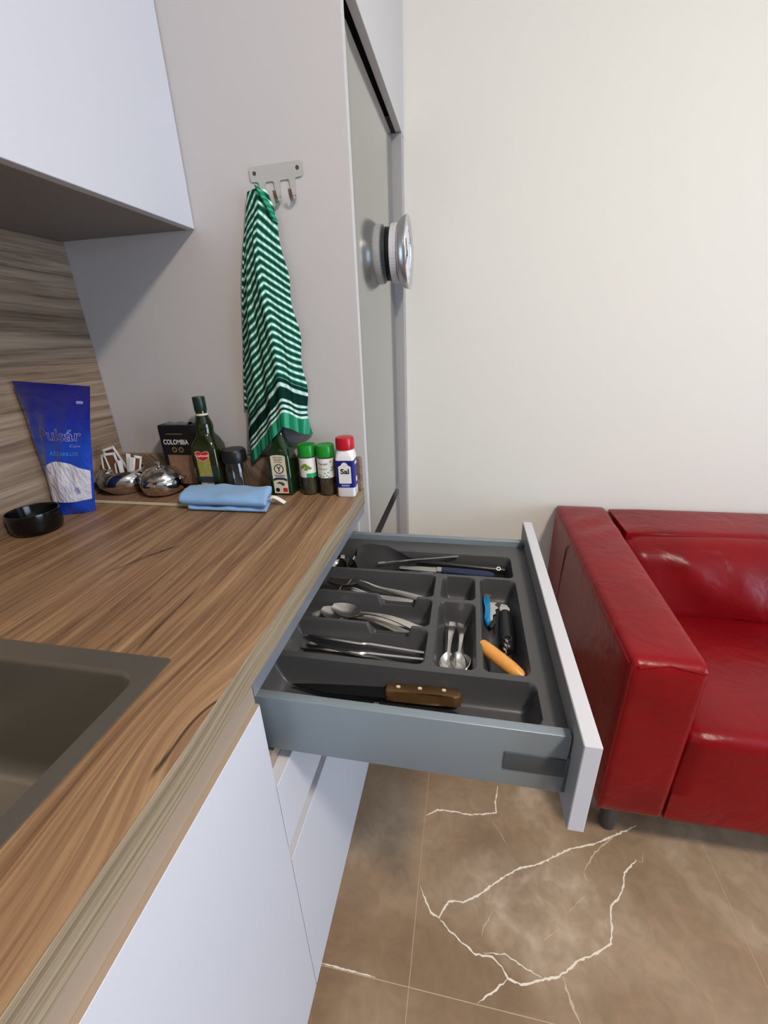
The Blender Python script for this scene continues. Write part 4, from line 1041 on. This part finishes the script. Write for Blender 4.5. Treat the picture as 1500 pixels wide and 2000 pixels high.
bpoly = [(.000, -.007), (.006, -.0095), (.020, -.0085), (.040, -.0045), (.055, -.006), (.070, -.0085), (.082, -.005), (.084, -.001), (.078, .004), (.060, .002), (.045, .004), (.020, .0035), (.004, .003)]
bm = prism(bmesh.new(), bpoly, lambda a, b, c: Vector((a, b, -.005+c)), .012); bmesh.ops.bevel(bm, geom=bm.edges[:], offset=.0014, segments=1, affect='EDGES')
part('handle', bm, MT['cyan'], wk, angle=50)
lp = [(.004, .003), (.012, .014), (.020, .016), (.024, .012), (.034, .019), (.040, .013), (.052, .014), (.058, .008), (.070, .008), (.078, .004), (.060, .0025), (.03, .0035)]
part('lever', prism(bmesh.new(), lp, lambda a, b, c: Vector((a, b, .000+c)), .0035), MT['chrome'], wk, smooth=False)
part('pivot', prism(bmesh.new(), disc_poly(-.001, .000, .0065), lambda a, b, c: Vector((a, b, -.003+c)), .009), MT['satin'], wk, smooth=False)
part('blade_guard', prism(bmesh.new(), [(.05, .003), (.085, .001), (.092, .006), (.075, .014), (.058, .012)], lambda a, b, c: Vector((a, b, -.004+c)), .004), MT['black'], wk, smooth=False)
place(wk, (.2995, -.2260, z0+.013), (.2975, -.3200, z0+.012))
op = thing('can_opener', 'black plastic handled opener next to the blue corkscrew', 'opener')
part('handle', tube(bmesh.new(), [(0, 0, 0), (.003, 0, 0), (.012, 0, 0), (.05, 0, 0), (.085, 0, 0), (.10, 0, 0), (.107, 0, 0), (.110, 0, 0)], [.004, .009, .0125, .0135, .0130, .0125, .0095, .004], 16), MT['black'], op)
part('hanging_ring', tube(bmesh.new(), [(.092+.0065*math.cos(k*PI/8), .0065*math.sin(k*PI/8), .0135) for k in range(17)], .0018, 6), MT['nylon'], op)
part('head', prism(bmesh.new(), [(-.022, -.006), (-.006, -.010), (.006, -.007), (.006, .007), (-.008, .009), (-.020, .004)], lambda a, b, c: Vector((a, b, -.003+c)), .006), MT['satin'], op, smooth=False)
place(op, (.3290, -.2700, z0+.0145), (.3250, -.3800, z0+.0150))

# far compartment
tr = thing('spatula', 'black nylon spatula with a broad blade', 'spatula')
sp_poly = [(-.030, -.030), (-.012, -.036), (.040, -.034), (.070, -.020), (.092, -.0065), (.11, -.006), (.11, .006), (.092, .0065), (.070, .022), (.040, .036), (-.010, .038), (-.028, .032), (-.034, .0)]
gs = []
for i in range(17):
    t = i/16; x = lerp(-.034, .105, t)
    wv = interp([(0, .020), (.06, .031), (.2, .036), (.5, .034), (.75, .020), (.9, .008), (1, .006)], t)
    gs.append([(x, wv*s, .006*(abs(s)**2)+.010*sm((t-.6)/.4)) for s in (-1, -.6, -.2, .2, .6, 1)])
part('blade', sheet(bmesh.new(), gs, .0022), MT['nylon'], tr, angle=60)
part('handle', tube(bmesh.new(), [(.095, 0, .009), (.13, 0, .013), (.18, 0, .013), (.23, 0, .011), (.285, 0, .009), (.298, 0, .008), (.301, 0, .008)], [.0045, .006, .007, .0075, .0085, .007, .003], 12), MT['black'], tr)
part('hanging_hole', tube(bmesh.new(), [(.284+.004*math.cos(k*PI/6), .004*math.sin(k*PI/6), .0168) for k in range(13)], .0010, 6), MT['satin'], tr)
place(tr, (.040, -.1300, z0+.030), (.338, -.1220, z0+.0150), .72)
ld_ = thing('ladle', 'polished steel ladle half hidden under the worktop', 'ladle')
bm = bmesh.new(); rg = []
for i in range(8):
    a = PI/2*(i/7); rg.append([Vector((.034*math.cos(2*PI*k/24)*max(.03, math.sin(a)), .034*math.sin(2*PI*k/24)*max(.03, math.sin(a)), .030*(1-math.cos(a)))) for k in range(24)])
for i in range(7, -1, -1):
    a = PI/2*(i/7); rg.append([Vector((.0328*math.cos(2*PI*k/24)*max(.03, math.sin(a)), .0328*math.sin(2*PI*k/24)*max(.03, math.sin(a)), .0012+.0288*(1-math.cos(a)))) for k in range(24)])
part('cup', loft(bm, rg), MT['chrome'], ld_)
g = [[(.026+.020*t+.0*s, .004+s*.008, .030+.016*math.sin(PI*t*.9)-.030*t*t) for s in (-1, 0, 1)] for t in [k/12 for k in range(13)]]
part('handle', sheet(bmesh.new(), g, .0018), MT['chrome'], ld_, label='bent flat handle')
ld_.location = (-.030, -.152, z0+.001)
bn = thing('paring_knife', 'paring knife with a dark blue handle', 'knife')
g = [[(lerp(0, .085, i/14), lerp(.0085*(i/14)**.5, -.006, s), .001) for s in (0, .5, 1)] for i in range(15)]
part('blade', sheet(bmesh.new(), g, .0012), MT['satin'], bn, angle=60)
part('bolster', B(.082, .094, -.0065, .0075, -.004, .005, .001, 1), MT['chrome'], bn, smooth=False)
bm = prism(bmesh.new(), [(.093, .008), (.15, .0075), (.19, .009), (.205, .004), (.205, -.006), (.19, -.009), (.14, -.007), (.093, -.007)], lambda a, b, c: Vector((a, b, -.006+c)), .013)
bmesh.ops.bevel(bm, geom=bm.edges[:], offset=.002, segments=2, affect='EDGES'); part('handle', bm, MT['bluehandle'], bn, angle=60)
place(bn, (.110, -.1480, z0+.0260), (.318, -.1560, z0+.0220), .3)
sk = thing('skewer', 'thin bright steel skewer lying across the dark utensils', 'skewer')
part('rod', tube(bmesh.new(), [(0, 0, 0), (.05, 0, .001), (.11, 0, .0), (.165, 0, .0), (.168, 0, 0)], [.0012, .0018, .0022, .0026, .002], 8), MT['chrome'], sk)
part('tip', B(-.012, .004, -.0035, .0035, -.0012, .0012, .0005, 1), MT['chrome'], sk, smooth=False)
place(sk, (.074, -.1520, z0+.0360), (.2360, -.1180, z0+.0440))
sq = thing('peeler', 'flat steel peeler lying behind the blue knife', 'peeler')
part('frame', B(0, .028, -.007, .007, 0, .003, .001, 1), MT['satin'], sq, smooth=False)
part('handle', tube(bmesh.new(), [(-.05, 0, .003), (-.04, 0, .003), (-.01, 0, .002), (.002, 0, .0015)], [.003, .0042, .0035, .002], 10), MT['black'], sq)
part('slot', B(.006, .024, -.002, .002, .0028, .0034), MT['black'], sq, smooth=False)
place(sq, (.158, -.1700, z0+.0220), (.198, -.1720, z0+.0240), .3)

# ------------------------------------------------------------ red sofa
SF = thing('sofa', 'red leather sofa with a broad padded arm against the white wall', 'sofa', (1.4, .2, 0))
XL, XR, YF, YB, ZA, ZBt = .588, 2.32, -.221, .632, .660, .200
def soft_box(name, x0, x1, y0, y1, z0, z1, bev, puff=(0, 0, 0), cuts=10, taper=None, seg=4, wr=None, crisp=False):
    bm = B(x0, x1, y0, y1, z0, z1)
    bmesh.ops.subdivide_edges(bm, edges=bm.edges[:], cuts=cuts, use_grid_fill=True)
    cx, cy, cz = (x0+x1)/2, (y0+y1)/2, (z0+z1)/2; hx, hy, hz = (x1-x0)/2, (y1-y0)/2, (z1-z0)/2
    for v in bm.verts:
        p = v.co-Vector((cx, cy, cz))
        be = bev if not crisp else .004+(bev-.004)*sm((p.z/hz+.5)/.9)       # crisp: square lower edges, round top
        q = Vector((max(-hx+be, min(hx-be, p.x)), max(-hy+be, min(hy-be, p.y)), max(-hz+be, min(hz-be, p.z))))
        d = p-q
        if d.length > 1e-9: p = q+d.normalized()*be if d.length > be*.99 else p
        a, b, c = p.x/hx, p.y/hy, p.z/hz
        p.x += puff[0]*a*(1-b*b)*(1-c*c); p.y += puff[1]*b*(1-a*a)*(1-c*c); p.z += puff[2]*c*(1-a*a)*(1-b*b)
        v.co = p+Vector((cx, cy, cz))
        if taper: taper(v.co)
        if wr: wr(v.co)
    return bm
def arm_taper(c):
    k = (c.y-YF)/(YB-YF)
    if c.x > .66: c.x += .030*max(0, min(1, k))
def arm_wr(c):
    if c.z > ZA-.03 and .25 < c.y < .60:
        c.z += .0034*math.sin(c.y*150+c.x*38)*sm((c.x-.60)/.05)*sm((.78-c.x)/.05)*math.sin(PI*(c.y-.25)/.35)
bm = soft_box('arm', XL, .735, YF, YB, ZBt, ZA, .016, (.004, .0, .006), 26, arm_taper, wr=arm_wr)
arm = part('arm', bm, MT['leather'], SF, True, angle=60)
part('seam', tube(bmesh.new(), [(XL+.014, YF-.0005, ZA-.012), (.66, YF+.0035, ZA-.004), (.724, YF-.0005, ZA-.012)], .0022, 6), MT['leather'], arm, True)
part('seam', tube(bmesh.new(), [(XL+.001, lerp(YF+.012, YB-.05, k/12), ZA-.013) for k in range(13)], .0020, 6), MT['leather'], arm, True)
part('seam', tube(bmesh.new(), [(XL+.0035, YF+.0035, lerp(ZBt+.01, ZA-.015, k/6)) for k in range(7)], .0022, 6), MT['leather'], arm, True)
part('seam', tube(bmesh.new(), [(XL-.0032, .35, .625), (XL-.0036, .372, .60), (XL-.0036, .385, .50), (XL-.003, .40, .25)], .0014, 6), MT['dark'], arm, True)
bm = soft_box('arm', XR-.15, XR, YF, YB, ZBt, ZA, .016, (.004, .0, .006), 12)
part('arm', bm, MT['leather'], SF, True, angle=60)
part('back', soft_box('back', .7715, XR-.151, .415, YB, ZBt+.01, ZA-.004, .016, (0, .0, .004), 12), MT['leather'], SF, True, angle=60)
def back_lean(c): c.y -= (.63-c.z)*.36
def back_wr(c):
    k = sm((c.z-.45)/.15)
    if c.y < .36: c.y += .0070*k*math.sin(c.x*46+c.z*20)*sm((1.15-c.x)/.3+.3)+.004*math.sin(c.x*19+c.z*31)
bm = soft_box('back_cushion', .764, 1.465, .355, .475, .402, .640, .05, (.003, .030, .01), 22, back_lean, wr=back_wr)
part('back_cushion', bm, MT['leather'], SF, True, angle=80)
bm = soft_box('back_cushion', 1.470, XR-.155, .355, .475, .402, .640, .05, (.003, .030, .01), 16, back_lean)
part('back_cushion', bm, MT['leather'], SF, True, angle=80)
def seat_wr(c):
    c.z -= .045*sm((c.y+.16)/.5)*(1 if c.z > .35 else .0)
    if c.x < .86: c.z += .003*math.sin(c.y*40+c.x*90)*sm((.86-c.x)/.1)*(1 if c.z > .4 else 0)
bm = soft_box('seat', .7362, XR-.152, YF+.004, .42, .201, .476, .034, (.0, .003, .008), 34, None, wr=seat_wr, crisp=True)
part('seat', bm, MT['leather'], SF, True, angle=80)
for x, y in ((.672, -.115), (XR-.09, -.115), (.672, .54), (XR-.09, .54)):
    part('foot', lathe([(.018, 0), (.021, .004), (.025, ZBt+.003)], x, y, 24), MT['foot'], SF, True)
